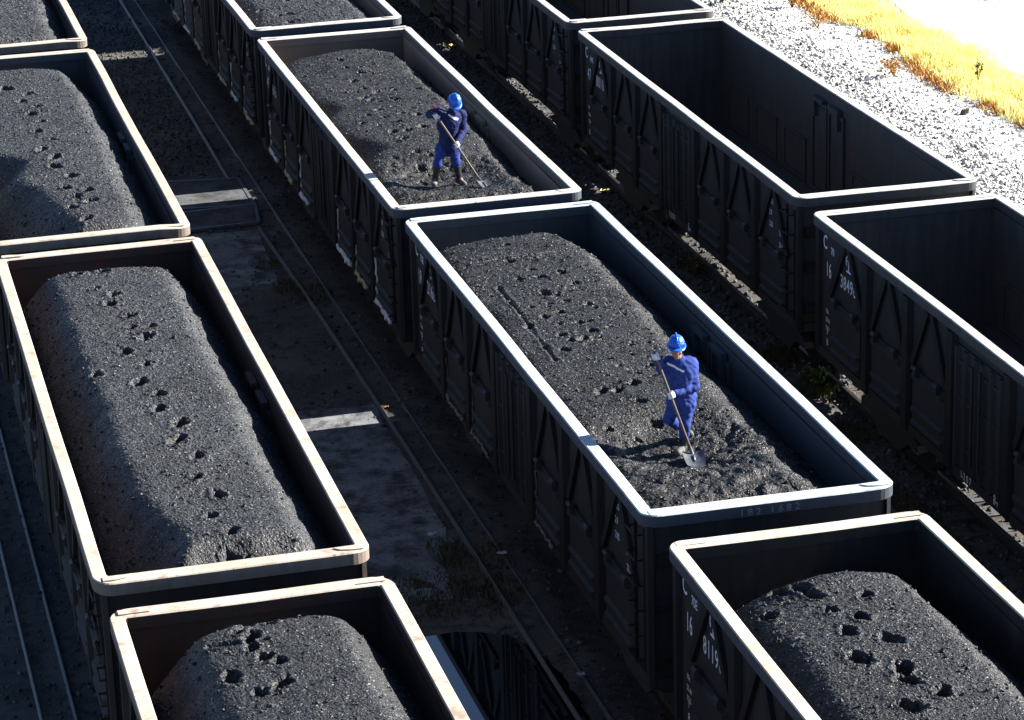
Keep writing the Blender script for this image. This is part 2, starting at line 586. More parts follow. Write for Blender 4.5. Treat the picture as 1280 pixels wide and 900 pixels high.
scatter_stones('ballast', 4.9, 9.9, -16, 34, 15000, .022, .06, m_ballast, 'grey ballast stones along the right hand track')
scatter_stones('ballast', -3.4, -.55, 3, 34, 9000, .012, .04, m_ballast, 'fine grey gravel beyond the pit covers', keep=lambda x, y, r: (y > 13.3) | (r.random(len(x)) < .12))
scatter_stones('ballast', -2.9, 3.5, -16, 34, 7000, .012, .045, m_ballast, 'scattered dark stones beside the narrow rails', keep=lambda x, y, r: (x > -.55) | (r.random(len(x)) < .45))
scatter_stones('ballast', -8.2, -6.0, -18, 4, 1500, .012, .04, m_ballast, 'scattered dark stones left of the left train')
scatter_stones('ballast', 12.6, 15.3, 0, 48, 5000, .014, .04, m_ballast, 'darker stones scattered low on the pale gravel bank', lift=.5, keep=lambda x, y, r: r.random(len(x)) < np.clip(1.25 - np.abs(x - 14.0) / 1.3, 0, 1))
scatter_stones('gravel', 10.6, 17.2, 0, 48, 66000, .014, .05, m_gravel, 'pale sunlit gravel bank beside the road', lift=0.25,
               keep=lambda x, y, r: r.random(len(x)) < np.where(x < 15.0, 1.0, 0.42))

# ------------------------------------------------------------------ tracks
def rail_profile(h, w, head=0.07):
    return [(-w / 2, 0), (w / 2, 0), (w / 2, .012), (.012, .03), (.010, h - .045), (head / 2, h - .032), (head / 2, h - .006), (head / 2 - .008, h), (-head / 2 + .008, h), (-head / 2, h - .006), (-head / 2, h - .032), (-.010, h - .045), (-.012, .03), (-w / 2, .012)]


def rail_mesh(path, prof):
    n = len(prof)
    v, f = [], []
    for (x, y, z) in path:
        v += [(x + a_, y, z + b_) for a_, b_ in prof]
    for i in range(len(path) - 1):
        for k_ in range(n):
            k2 = (k_ + 1) % n
            f.append((i * n + k_, i * n + k2, (i + 1) * n + k2, (i + 1) * n + k_))
    f += [tuple(range(n)), tuple((len(path) - 1) * n + n - 1 - k_ for k_ in range(n))]
    return MB().add(v, f)


def track(xc, y0, y1, label):
    root = empty('railway_track', (xc, 0, 0))
    tag(root, label, 'railway track', 'main tracks under the wagons')
    for s in (-1, 1):
        rail_mesh([(s * .7525, y0, -.005), (s * .7525, y1, -.005)], rail_profile(.155, .13)).build('rail', m_railhead, root)
    sl = MB().box((-1.25, -.13, -.17), (1.25, .13, -.012))
    first = None
    y = y0 + .3
    while y < y1:
        if first is None:
            first = sl.build('sleeper', m_sleeper, root); o = first
        else:
            o = copy_part(first, root)
        o.location = (0, y + random.uniform(-.02, .02), random.uniform(-.012, .008))
        o.rotation_euler = (0, 0, random.uniform(-.012, .012))
        y += .6


track(-4.82, -19, 28, 'track under the leftmost loaded train')
track(1.6, -19, 28, 'track under the middle train with the two shovelling workers')
track(7.84, -19, 38, 'track under the empty wagons at the right')


def thin_track(paths, label):
    root = empty('trolley_track', (0, 0, 0))
    tag(root, label, 'trolley track', 'narrow trolley tracks beside the trains')
    for p in paths:
        rail_mesh(p, rail_profile(.07, .06, .03)).build('rail', m_thinrail, root)


def gz(x, y): return float(ground_h(np.array(x), np.array(y)))


def thin(pts, z=-0.035): return [(x, y, z) for x, y in pts]


thin_track([thin(p_, LIFT - .045) for p_ in ([(-.38, -19), (-.37, -4), (-.42, 3), (-.53, 8.8)], [(-.53, 12.4), (-.48, 18), (-.39, 40)], [(.0, -19), (-.01, -4), (-.04, 8), (-.07, 40)])],
           'two thin rusty rails beside the middle train')
thin_track([thin([(-6.90, -19), (-6.92, 0), (-6.92, 20)]), thin([(-6.47, -19), (-6.49, 0), (-6.5, 20)])],
           'two thin rails left of the leftmost train')

# ------------------------------------------------------------------ wagons
HW, HL = 1.6, 6.508         # half width and half length at the rim
BOT = 1.30                  # lower edge of the side walls


def rounded_loop(hx, hy, r, n=6, long=30):
    """counter-clockwise loop of a rounded rectangle, long sides cut into pieces"""
    pts = []
    cs = [(hx - r, -hy + r, -90), (hx - r, hy - r, 0), (-hx + r, hy - r, 90), (-hx + r, -hy + r, 180)]
    for ci, (cx, cy, a0) in enumerate(cs):
        for k_ in range(n + 1):
            an = math.radians(a0 + 90 * k_ / n)
            pts.append((cx + r * math.cos(an), cy + r * math.sin(an)))
        nx_ = cs[(ci + 1) % 4]
        an = math.radians(a0 + 90)
        p = pts[-1]
        q = (nx_[0] + r * math.cos(math.radians(nx_[2])), nx_[1] + r * math.sin(math.radians(nx_[2])))
        m = long if ci % 2 == 0 else max(2, long // 3)
        for k_ in range(1, m):
            pts.append((p[0] + (q[0] - p[0]) * k_ / m, p[1] + (q[1] - p[1]) * k_ / m))
    return np.array(pts)


def rim_mesh(seed):
    """pale worn top (slot 0) and sides painted darker for their shade (slot 1)"""
    rg = np.random.default_rng(seed)
    out = rounded_loop(HW, HL, .22)
    out_b = rounded_loop(HW - .012, HL - .012, .21)
    inn = rounded_loop(HW - .165, HL - .235, .03)
    inn_b = rounded_loop(HW - .150, HL - .220, .035)
    n = len(out)
    t = np.arange(n)
    wob = np.stack([fbm(t / 3.0, t * 0 + seed, [(1.6, .008), (5.0, .016)], seed), fbm(t / 3.0, t * 0 + seed + 50, [(1.5, .004)], seed)], -1)
    dz = fbm(t / 2.0, t * 0 + seed + 9, [(2.2, .007), (6, .012)], seed)
    H = .155
    loops = [(out, RIM - H), (out, RIM - .014), (out_b, RIM), (inn_b, RIM), (inn, RIM - .014), (inn, RIM - H)]
    v = []
    for lp, z in loops:
        p = lp + wob
        v.append(np.column_stack([p, np.full(n, z) + dz]))
    v = np.concatenate(v)
    f = []
    L = len(loops)
    for a_ in range(L):
        b_ = (a_ + 1) % L
        for i in range(n):
            j = (i + 1) % n
            f.append((a_ * n + i, a_ * n + j, b_ * n + j, b_ * n + i))
    mb = MB().add(v, f)
    mb.m = [0 if a_ in (1, 2, 3) else (2 if a_ == 4 else 1) for a_ in range(L) for i in range(n)]
    return mb


POSTS = (2.25, 3.87, 5.52, 7.50, 9.15, 10.77)          # from the far end
BAYS = [(0.50, 2.25), (2.25, 3.87), (3.87, 5.52), (7.50, 9.15), (9.15, 10.77), (10.77, 12.52)]
WX = 1.47                   # outer face of the side sheets


def yl(o): return HL - o     # offset from the far end -> local y


def hat(mb, x, sgn, y, w, z0, z1, d):
    """a hat-section post on the side sheet (open profile with sloped flanks)"""
    a_, b_ = w / 2, w / 2 - .035
    x0, x1 = sgn * x, sgn * (x + d)
    p = [(x0, y - a_), (x1, y - b_), (x1, y + b_), (x0, y + a_)]
    v = [(q[0], q[1], z0) for q in p] + [(q[0], q[1], z1) for q in p]
    f = [(0, 1, 5, 4), (1, 2, 6, 5), (2, 3, 7, 6), (3, 0, 4, 7), (0, 3, 2, 1), (4, 5, 6, 7)]
    mb.add(v, f if sgn > 0 else [tuple(reversed(t)) for t in f])
    return mb


def text_mesh(s, size, spacing=1.0):
    cu = bpy.data.curves.new('lettering_curve', 'FONT')
    cu.body = s
    cu.size = size
    cu.space_character = spacing
    cu.offset = size * 0.012
    o = bpy.data.objects.new('lettering_tmp', cu)
    COL.objects.link(o)
    dg = bpy.context.evaluated_depsgraph_get()
    me = bpy.data.meshes.new_from_object(o.evaluated_get(dg))
    bpy.data.objects.remove(o)
    v = np.array([tuple(x.co) for x in me.vertices]).reshape(-1, 3)
    f = [tuple(p.vertices) for p in me.polygons]
    bpy.data.meshes.remove(me)
    return v, f


def side_text(mb, s, size, off, z, narrow=0.75, spacing=1.0, depth=0.004, x=WX, vertical=False):
    """letters on the left side sheet, starting off metres from the far end, baseline at z (reads towards the near end)"""
    v, f = text_mesh(s, size, spacing)
    if not len(v): return
    o = np.zeros_like(v)
    o[:, 0] = -(x + depth)
    if vertical:
        o[:, 1] = yl(off) + v[:, 1]
        o[:, 2] = z - v[:, 0] * narrow
    else:
        o[:, 1] = yl(off) - v[:, 0] * narrow
        o[:, 2] = z + v[:, 1]
    mb.add(o, f)


def rail_emblem(mb, off, z, s):
    """an open ring with a rail section standing under it"""
    x = -(WX + .004)
    n = 22
    v, f = [], []
    for k_ in range(n + 1):
        an = math.radians(-38 + 256 * k_ / n)
        for r in (s * .5, s * .36):
            v.append((x, yl(off) - r * math.cos(an), z + s * .62 + r * math.sin(an)))
    for k_ in range(n): f.append((2 * k_, 2 * k_ + 1, 2 * k_ + 3, 2 * k_ + 2))
    mb.add(v, f)
    def rect(y0, y1, z0, z1):
        mb.add([(x, yl(off) - y0, z + z0), (x, yl(off) - y1, z + z0), (x, yl(off) - y1, z + z1), (x, yl(off) - y0, z + z1)], [(0, 1, 2, 3)])
    rect(-.36 * s, .36 * s, -.06 * s, .07 * s)
    rect(-.07 * s, .07 * s, .07 * s, .62 * s)
    rect(-.20 * s, .20 * s, .62 * s, .78 * s)


# shared part meshes, made once on a prototype
PROTO = {}


def make_protos():
    hold = {}
    # body: side and end sheets, floor
    b = MB()
    for s in (-1, 1):
        b.box((s * WX, -HL + .10, BOT), (s * (WX - .035), HL - .10, RIM - .157))
        b.box((s * (WX + .045), -HL + .07, BOT - .14), (s * (WX - .12), HL - .07, BOT + .002))          # side sill
        b.box((s * (WX + .03), -HL + .11, RIM - .19), (s * (WX + .002), HL - .11, RIM - .158))            # top plate under the rim
    for s in (-1, 1):
        b.box((-WX + .037, s * (HL - .10), BOT), (WX - .037, s * (HL - .135), RIM - .157))
        b.box((-WX + .05, s * (HL - .06), BOT - .14), (WX - .05, s * (HL - .20), BOT + .003))
    b.box((-WX + .04, -HL + .14, BOT - .02), (WX - .04, HL - .14, BOT + .035))
    hold['body'] = b.build('body', m_body['B'])
    # inner lining: a box without lid, a little inside the sheets
    li = MB()
    X, Y, Z0, Z1 = WX - .05, HL - .17, BOT + .05, RIM - .16
    v = [(-X, -Y, Z0), (X, -Y, Z0), (X, Y, Z0), (-X, Y, Z0), (-X, -Y, Z1), (X, -Y, Z1), (X, Y, Z1), (-X, Y, Z1)]
    li.add(v, [(0, 1, 2, 3), (0, 4, 5, 1), (1, 5, 6, 2), (2, 6, 7, 3), (3, 7, 4, 0)])
    li.m = [0, 0, 1, 0, 0]          # the right hand wall may be rustier than the others
    t = .02
    v2 = [(p[0] + (t if p[0] > 0 else -t) * .6, p[1] + (t if p[1] > 0 else -t) * .6, p[2] - (0.004 if p[2] == Z0 else 0)) for p in v]
    hold['inner_wall'] = li.build('inner_wall', [m_in_dark, m_in_dark])
    hold['side_post'] = {s: hat(MB(), WX + .002, s, 0, .27, BOT - .10, RIM - .20, .088).build('side_post', m_post['B']) for s in (-1, 1)}
    hold['corner_post'] = {s: hat(MB(), WX + .002, s, 0, .20, BOT - .10, RIM - .158, .06).build('corner_post', m_post['B']) for s in (-1, 1)}
    # lower side door: pressed sheet with ribs
    for i, (o0, o1) in enumerate(BAYS):
        w = 1.20
        d = MB()
        x = -(WX + .003)
        d.box((x, -w / 2, BOT + .03), (x - .035, w / 2, BOT + .93))
        for zz, hh in ((BOT + .82, .10), (BOT + .30, .09), (BOT + .10, .09)):
            v = [(x - .036, -w / 2 + .03, zz - hh / 2), (x - .036, w / 2 - .03, zz - hh / 2), (x - .085, w / 2 - .06, zz - hh * .3), (x - .085, -w / 2 + .06, zz - hh * .3), (x - .085, -w / 2 + .06, zz + hh * .25), (x - .085, w / 2 - .06, zz + hh * .25), (x - .036, w / 2 - .03, zz + hh / 2), (x - .036, -w / 2 + .03, zz + hh / 2)]
            d.add(v, [(0, 1, 2, 3), (3, 2, 5, 4), (4, 5, 6, 7), (0, 3, 4, 7), (1, 6, 5, 2)])
        hold['lower_door'] = d.build('lower_door', m_body['B']); break
    h = MB()
    x = -(WX + .09)
    h.tube([(x, -.07, 0), (x, .07, 0)], .035, 8)
    h.box((x + .06, -.03, -.11), (x - .02, .03, .02))
    hold['hinge'] = h.build('hinge', m_steel)
    # braces of a bay, an A of two sloping plates
    for key, w in (('wide', 1.52), ('narrow', 1.38)):
        for s in (-1, 1):
            br = MB()
            p = (-(WX + .03), s * .075, RIM - .20); q = (-(WX + .03), s * (w / 2 - .06), BOT + .98)
            br.bar(p, q, .12, .055, up=(1, 0, 0))
            hold['brace', key, s] = br.build('diagonal_brace', m_post['B'])
    # double centre door
    cd = MB()
    x = -(WX + .003)
    cd.box((x, .012, BOT + .02), (x - .03, .84, RIM - .33))
    for yy in (.10, .44, .76): hat_l = hat(cd, WX + .033, -1, yy, .13, BOT + .03, RIM - .34, .05)
    for zz in (BOT + .35, BOT + 1.05, BOT + 1.6): cd.box((x - .032, .05, zz - .03), (x - .055, .82, zz + .03))
    hold['centre_door'] = cd.build('centre_door', m_body['B'])
    lb = MB()
    lb.tube([(-(WX + .10), .0, BOT + .2), (-(WX + .10), .0, RIM - .45)], .02, 8)
    hold['door_bar'] = lb.build('door_bar', m_steel)
    # ladder on the left side by the near corner
    la = MB()
    for z in np.arange(BOT + .12, RIM - .3, .33):
        la.tube([(-(WX + .005), -.17, z), (-(WX + .13), -.17, z), (-(WX + .13), .17, z), (-(WX + .005), .17, z)], .014, 6)
    for yy in (-.19, .19): la.box((-(WX + .004), yy - .025, BOT), (-(WX + .03), yy + .025, RIM - .3))
    hold['ladder'] = la.build('ladder', m_steel)
    # end ribs
    er = MB()
    v = [(-WX + .06, 0, -.09), (WX - .06, 0, -.09), (WX - .06, -.08, -.05), (-WX + .06, -.08, -.05), (-WX + .06, -.08, .05), (WX - .06, -.08, .05), (WX - .06, 0, .09), (-WX + .06, 0, .09)]
    er.add(v, [(0, 1, 2, 3), (3, 2, 5, 4), (4, 5, 6, 7), (0, 3, 4, 7), (1, 6, 5, 2)])
    hold['end_rib'] = er.build('end_rib', m_post['B'])
    # inner door panels seen on the far inner wall
    ip = MB()
    x = WX - .052
    def ring(mb, y0, y1, z0, z1, w=.06, d=.03):
        mb.box((x, y0, z0), (x - d, y0 + w, z1)); mb.box((x, y1 - w, z0), (x - d, y1, z1))
        mb.box((x, y0 + w, z1 - w), (x - d, y1 - w, z1)); mb.box((x, y0 + w, z0), (x - d, y1 - w, z0 + w))
    ring(ip, -.60, .60, BOT + .08, BOT + .93)
    ip.box((x, -.52, BOT + .16), (x - .018, .52, BOT + .85))
    hold['inner_door_panel'] = ip.build('inner_door_panel', m_in_dark)
    ic = MB()
    for s in (-1, 1):
        y0, y1 = (s * .04, s * .82) if s > 0 else (s * .82, s * .04)
        ring(ic, y0, y1, BOT + .08, RIM - .30 if s > 0 else RIM - .34, .07, .05)
        ic.box((x, y0 + .09, BOT + .16), (x - .02, y1 - .09, RIM - .42))
        # turned-over top corner of each leaf
        ic.bar((x - .06, s * .14, RIM - .27), (x - .06, s * .66, RIM - .27), .09, .07)
        ic.bar((x - .06, s * .60, RIM - .28), (x - .06, s * .60, RIM - .62), .08, .08, up=(0, 1, 0))
    hold['inner_door_frame'] = ic.build('inner_door_frame', m_in_dark)
    # underframe
    u = MB()
    u.box((-.20, -HL + .05, BOT - .42), (.20, HL - .05, BOT - .03))
    for yy in (-5.0, -3.0, -1.0, 1.0, 3.0, 5.0): u.box((-WX + .06, yy - .09, BOT - .28), (WX - .06, yy + .09, BOT - .022))
    u.tube([(-.75, -1.6, BOT - .45), (-.75, -.4, BOT - .45)], .19, 14)
    u.tube([(.75, .5, BOT - .42), (.75, 1.5, BOT - .42)], .16, 14)
    u.box((-1.0, .9, BOT - .62), (-.5, 1.5, BOT - .28))
    hold['underframe'] = u.build('underframe', m_steel)
    cp = MB()
    cp.box((-.12, -.45, -.12), (.12, .05, .12)); cp.box((-.17, -.62, -.16), (.13, -.42, .16)); cp.box((.06, -.73, -.13), (.14, -.6, .13))
    hold['coupler'] = cp.build('coupler', m_steel)
    # bogie
    bo = MB()
    bo.box((-.9, -.22, .62), (.9, .22, .84))
    hold['bogie'] = bo.build('bogie', m_steel)
    fr = MB()
    v = []
    prof = [(-1.18, .52), (-1.18, .64), (-.75, .80), (.75, .80), (1.18, .64), (1.18, .52), (.75, .52), (.45, .30), (-.45, .30), (-.75, .52)]
    for xx in (-.08, .08): v += [(xx, p_[0], p_[1]) for p_ in prof]
    nn = len(prof)
    fr.add(v, [tuple(range(nn)), tuple(reversed(range(nn, 2 * nn)))] + [(i, i + nn, (i + 1) % nn + nn, (i + 1) % nn) for i in range(nn)])
    hold['side_frame'] = fr.build('side_frame', m_steel)
    wh = MB()
    wh.lathe([(.10, -.82), (.10, .82)], np.array([0, 0, 0]), 'x', 10)
    for s in (-1, 1):
        wh.lathe([(.44, s * .685), (.45, s * .70), (.42, s * .72), (.415, s * .82), (.16, s * .825)] if s > 0 else [(.16, -.825), (.415, -.82), (.42, -.72), (.45, -.70), (.44, -.685)], np.array([0, 0, 0]), 'x', 28)
    hold['wheelset'] = wh.build('wheelset', m_railhead)
    # corner gusset on the rim
    g = MB()
    out = [(0, 0), (.34, 0), (.30, .035), (.26, .075), (.13, .11), (0, .115)]
    g.add([(x_, y_, 0) for x_, y_ in out] + [(x_, y_, .012) for x_, y_ in out], [tuple(reversed(range(6))), tuple(range(6, 12))] + [(i, (i + 1) % 6, (i + 1) % 6 + 6, i + 6) for i in range(6)])
    hold['corner_gusset'] = g.build('corner_gusset', m_rim_b)
    return hold


P = make_protos()
USED = set()


def part(key, parent, loc=(0, 0, 0), mat=None, rot=0.0, scale=None):
    """first use takes the prototype itself, later uses copy it (sharing its mesh)"""
    src = P[key] if not isinstance(key, tuple) or key in P else P[key[0]][key[1]]
    if key in USED:
        o = src.copy(); COL.objects.link(o)
    else:
        USED.add(key); o = src
    o.parent = parent
    o.location = loc
    o.rotation_euler = (0, 0, rot)
    if scale: o.scale = scale
    if mat: set_mat(o, mat)
    return o


def sealant(parent, seed, mat, thick=1.0):
    """a lumpy bead sealing the far edge and the foot of one lower door"""
    rg = random.Random(seed)
    x = -(WX + .05)
    y0, y1 = .62, -.60
    pts, rr = [], []
    top = BOT + rg.uniform(.45, .95)
    z = top
    while z > BOT + .03:
        pts.append((x + rg.uniform(-.01, .01), y0 + rg.uniform(-.03, .03), z)); rr.append(rg.uniform(.006, .022) * thick); z -= .07
    y = y0
    yend = y1 + rg.uniform(0, .45)
    zb = BOT
    while y > yend:
        pts.append((x - .03 + rg.uniform(-.015, .015), y, zb + rg.uniform(-.04, .03))); rr.append(rg.uniform(.015, .05) * thick); y -= .07
    return MB().tube(pts, rr, 7).build('door_sealant', mat, parent, smooth=True)


def wagon(row, xc, yf, label, group, rim_mat, inner, letters=None, seal=None, ls=1.0, seed=0, laddered=True, tilt=0.0, rusty=None):
    root = empty('gondola_wagon', (xc, yf - HL * ls, 0))
    root.scale = (1, ls, 1)
    root.rotation_euler = (0, 0, tilt)
    tag(root, label, 'wagon', group)
    mb, mp = m_body[row], m_post[row]
    part('body', root, mat=mb)
    iw = part('inner_wall', root, mat=inner)
    iw.material_slots[1].link = 'OBJECT'
    iw.material_slots[1].material = rusty or inner
    rim_mesh(seed).build('top_rim', [rim_mat, m_fascia[row], inner], root)
    for sx, sy in ((-1, -1), (1, -1), (-1, 1), (1, 1)):
        o = part('corner_gusset', root, (sx * (HW - .10), sy * (HL - .25 + .075), RIM + .004), rim_mat)
        o.scale = (-sx, sy, 1)
    for o_ in POSTS:
        for s in (-1, 1): part(('side_post', s), root, (0, yl(o_), 0), mp)
    for o_ in (.14, 12.876):
        for s in (-1, 1): part(('corner_post', s), root, (0, yl(o_), 0), mp)
    for i, (o0, o1) in enumerate(BAYS):
        yc = yl((o0 + o1) / 2)
        d = part('lower_door', root, (0, yc, 0), mb)
        for s in (-1, 1): part('hinge', d, (0, s * .40, BOT + .97))
        if seal and (i in seal[1]):
            sealant(d, seed * 31 + i, seal[0][i % len(seal[0])], seal[2])
        key = 'wide' if o1 - o0 > 1.7 else 'narrow'
        for s in (-1, 1): part(('brace', key, s), root, (0, yc, 0), mp)
        part('inner_door_panel', root, (0, yc, 0), inner)
    for s in (1, -1):
        o = part('centre_door', root, (0, 0, 0), mb)
        o.scale = (1, s, 1)
    for s in (1, -1): part('door_bar', root, (0, s * .13, 0))
    part('inner_door_frame', root, mat=rusty or inner)
    if laddered: part('ladder', root, (0, yl(12.45), 0), mp)
    for z in (BOT + .25, BOT + .95, BOT + 1.55):
        part('end_rib', root, (0, -HL + .098, z), mp)
        part('end_rib', root, (0, HL - .098, z), mp, rot=math.pi)
    part('underframe', root)
    part('coupler', root, (0, -HL + .06, BOT - .44))
    part('coupler', root, (0, HL - .06, BOT - .44), rot=math.pi)
    for yy in (-4.35, 4.35):
        bo = part('bogie', root, (0, yy, 0))
        for s in (-1, 1): part('side_frame', bo, (s * 1.0, 0, 0))
        for q in (-.875, .875): part('wheelset', bo, (0, q, .57))
    if letters:
        for name, fn in letters:
            t = MB(); fn(t); t.build(name, m_white if name != 'chalk_writing' else m_chalk, root)
    return root


def number_block(klass, sub, pre, num):
    def f(t):
        side_text(t, klass, .31, .27, RIM - .50, .8)
        side_text(t, sub, .17, .60, RIM - .53, .85)
        side_text(t, pre, .34, .40, RIM - .93, .62, 1.15)
        side_text(t, num, .31, 1.02, RIM - .93, .78, 1.15)
    return f


def emblem(t): rail_emblem(t, 1.375, RIM - .60, .25)


def small_specs(t):
    for i, s in enumerate(('70t', '23.6t', '77.0')): side_text(t, s, .10, .40, RIM - 1.55 - .14 * i, .9)
    side_text(t, '1', .16, .44, RIM - 1.90, .9)
    side_text(t, '8', .16, .44, RIM - 2.08, .9)


def spec_columns(t):
    for i, s in enumerate(('13.0', '2.9', '2.05')): side_text(t, s, .13, 11.38, RIM - .50 - .20 * i, .8)
    for i, s in enumerate(('LA', 'B10', '70', '23.6', '77', '0')): side_text(t, s, .13, 11.86, RIM - .55 - .20 * i, .8)


def low_text(t):
    side_text(t, '1-2 0 7', .15, 5.95, BOT - .10, .9, x=WX + .05)
    side_text(t, '84', .20, 7.1, BOT - .06, .8, x=WX + .05)


def chalk_on_end(s):
    def f(t):
        v, fc = text_mesh(s, .12, 1.5)
        o = np.zeros_like(v)
        o[:, 0] = -.42 + v[:, 0] * 1.15
        o[:, 1] = -HL - .014
        o[:, 2] = RIM - .125 + v[:, 1]
        t.add(o, fc)
    return f


GA, GB, GC = 'wagons of the left train', 'wagons of the middle train', 'wagons of the right train'
fullspec = [('spec_lettering', small_specs), ('load_lettering', spec_columns)]
AS = 13.14 / 13.017
wagon('A', -4.896, 25.26, 'coal wagon cut off at the top left corner of the photo', GA, m_rim_a, m_in_dark, ls=AS, seed=1)
wagon('A', -4.874, 11.30, 'coal wagon beside the pit covers, a scalloped shadow on its coal', GA, m_rim_a, m_in_navy, ls=AS, seed=2)
wagon('A', -4.822, -2.383, 'wagon with a long ridge of coal marked by one line of footprints', GA, m_rim_a, m_in_red, ls=AS, seed=3)
wagon('A', -4.772, -16.26, 'cream rimmed coal wagon at the bottom beside the puddle, red stain inside', GA, m_rim_a, m_in_red, ls=AS, seed=4)
wagon('B', 1.60, 38.42, 'coal wagon of the middle train just beyond the top edge of the photo', GB, m_rim_b, m_in_dark, seed=12)
wagon('C', 7.85, 36.66, 'farthest wagon of the right train, just beyond the top edge of the photo', GC, m_rim_b, m_in_dark, seed=13)
S1 = ([m_sealant_y, m_sealant, m_sealant_y], (0, 1, 2, 3, 4, 5), 1.0)
S2 = ([m_sealant, m_sealant_y, m_sealant], (0, 1, 2, 3, 4, 5), 1.15)
S3 = ([m_sealant_t], (1, 2, 3), .7)
wagon('B', 1.603, 24.709, 'coal wagon at the top edge, next beyond the navy jacketed worker', GB, m_rim_b, m_in_brown, letters=fullspec, seal=S1, seed=5, rusty=m_in_tan)
wagon('B', 1.562, 10.963, 'coal wagon with rusty brown inner wall and the navy jacketed worker', GB, m_rim_b, m_in_brown, letters=[('emblem', emblem), ('number_lettering', number_block('C', '64K', '48', '61307'))] + fullspec, seal=S2, seed=6, rusty=m_in_tan)
wagon('B', 1.609, -2.591, 'coal wagon with the bright blue worker and chalk figures on its near end', GB, m_rim_blue, m_in_navy,
      letters=[('emblem', emblem), ('number_lettering', number_block('C', '70E', '18', '21682')), ('chalk_writing', chalk_on_end('182 1682'))] + fullspec, seal=S3, seed=7)
wagon('B', 1.627, -16.371, 'coal wagon at the bottom right marked 16 81190', GB, m_rim_y, m_in_black,
      letters=[('emblem', emblem), ('number_lettering', number_block('C', '70E', '16', '81190'))] + fullspec, seed=8)
wagon('C', 7.845, 22.998, 'empty wagon cut off by the top edge beside a green bush', GC, m_rim_b, m_in_dark, letters=fullspec, seed=9)
wagon('C', 7.832, 9.324, 'empty wagon wholly in view, its floor and inner doors showing', GC, m_rim_b, m_in_dark,
      letters=[('emblem', emblem), ('number_lettering', number_block('C', '64K', '47', '80101')), ('low_lettering', low_text)] + fullspec, seed=10)
wagon('C', 7.796, -4.444, 'empty wagon at the right edge marked 16 38498', GC, m_rim_b, m_in_dark,
      letters=[('emblem', emblem), ('number_lettering', number_block('C', '70', '16', '38498')), ('low_lettering', low_text)] + fullspec, seed=11)

# ------------------------------------------------------------------ coal heaps
IX, IY = WX - .055, HL - .175       # inner half sizes


def px_local(row_c, yf, ls, pts, z=RIM - .08):
    """photo pixels -> wagon-local x, offset from the far end"""
    out = []
    for q in pts:
        w = at_z(q[0], q[1], z)
        out.append((w[0] - row_c, yf - w[1]))
    return out


def zoomed(ox, oy, s, pts): return [(ox + p[0] / s, oy + p[1] / s) for p in pts]


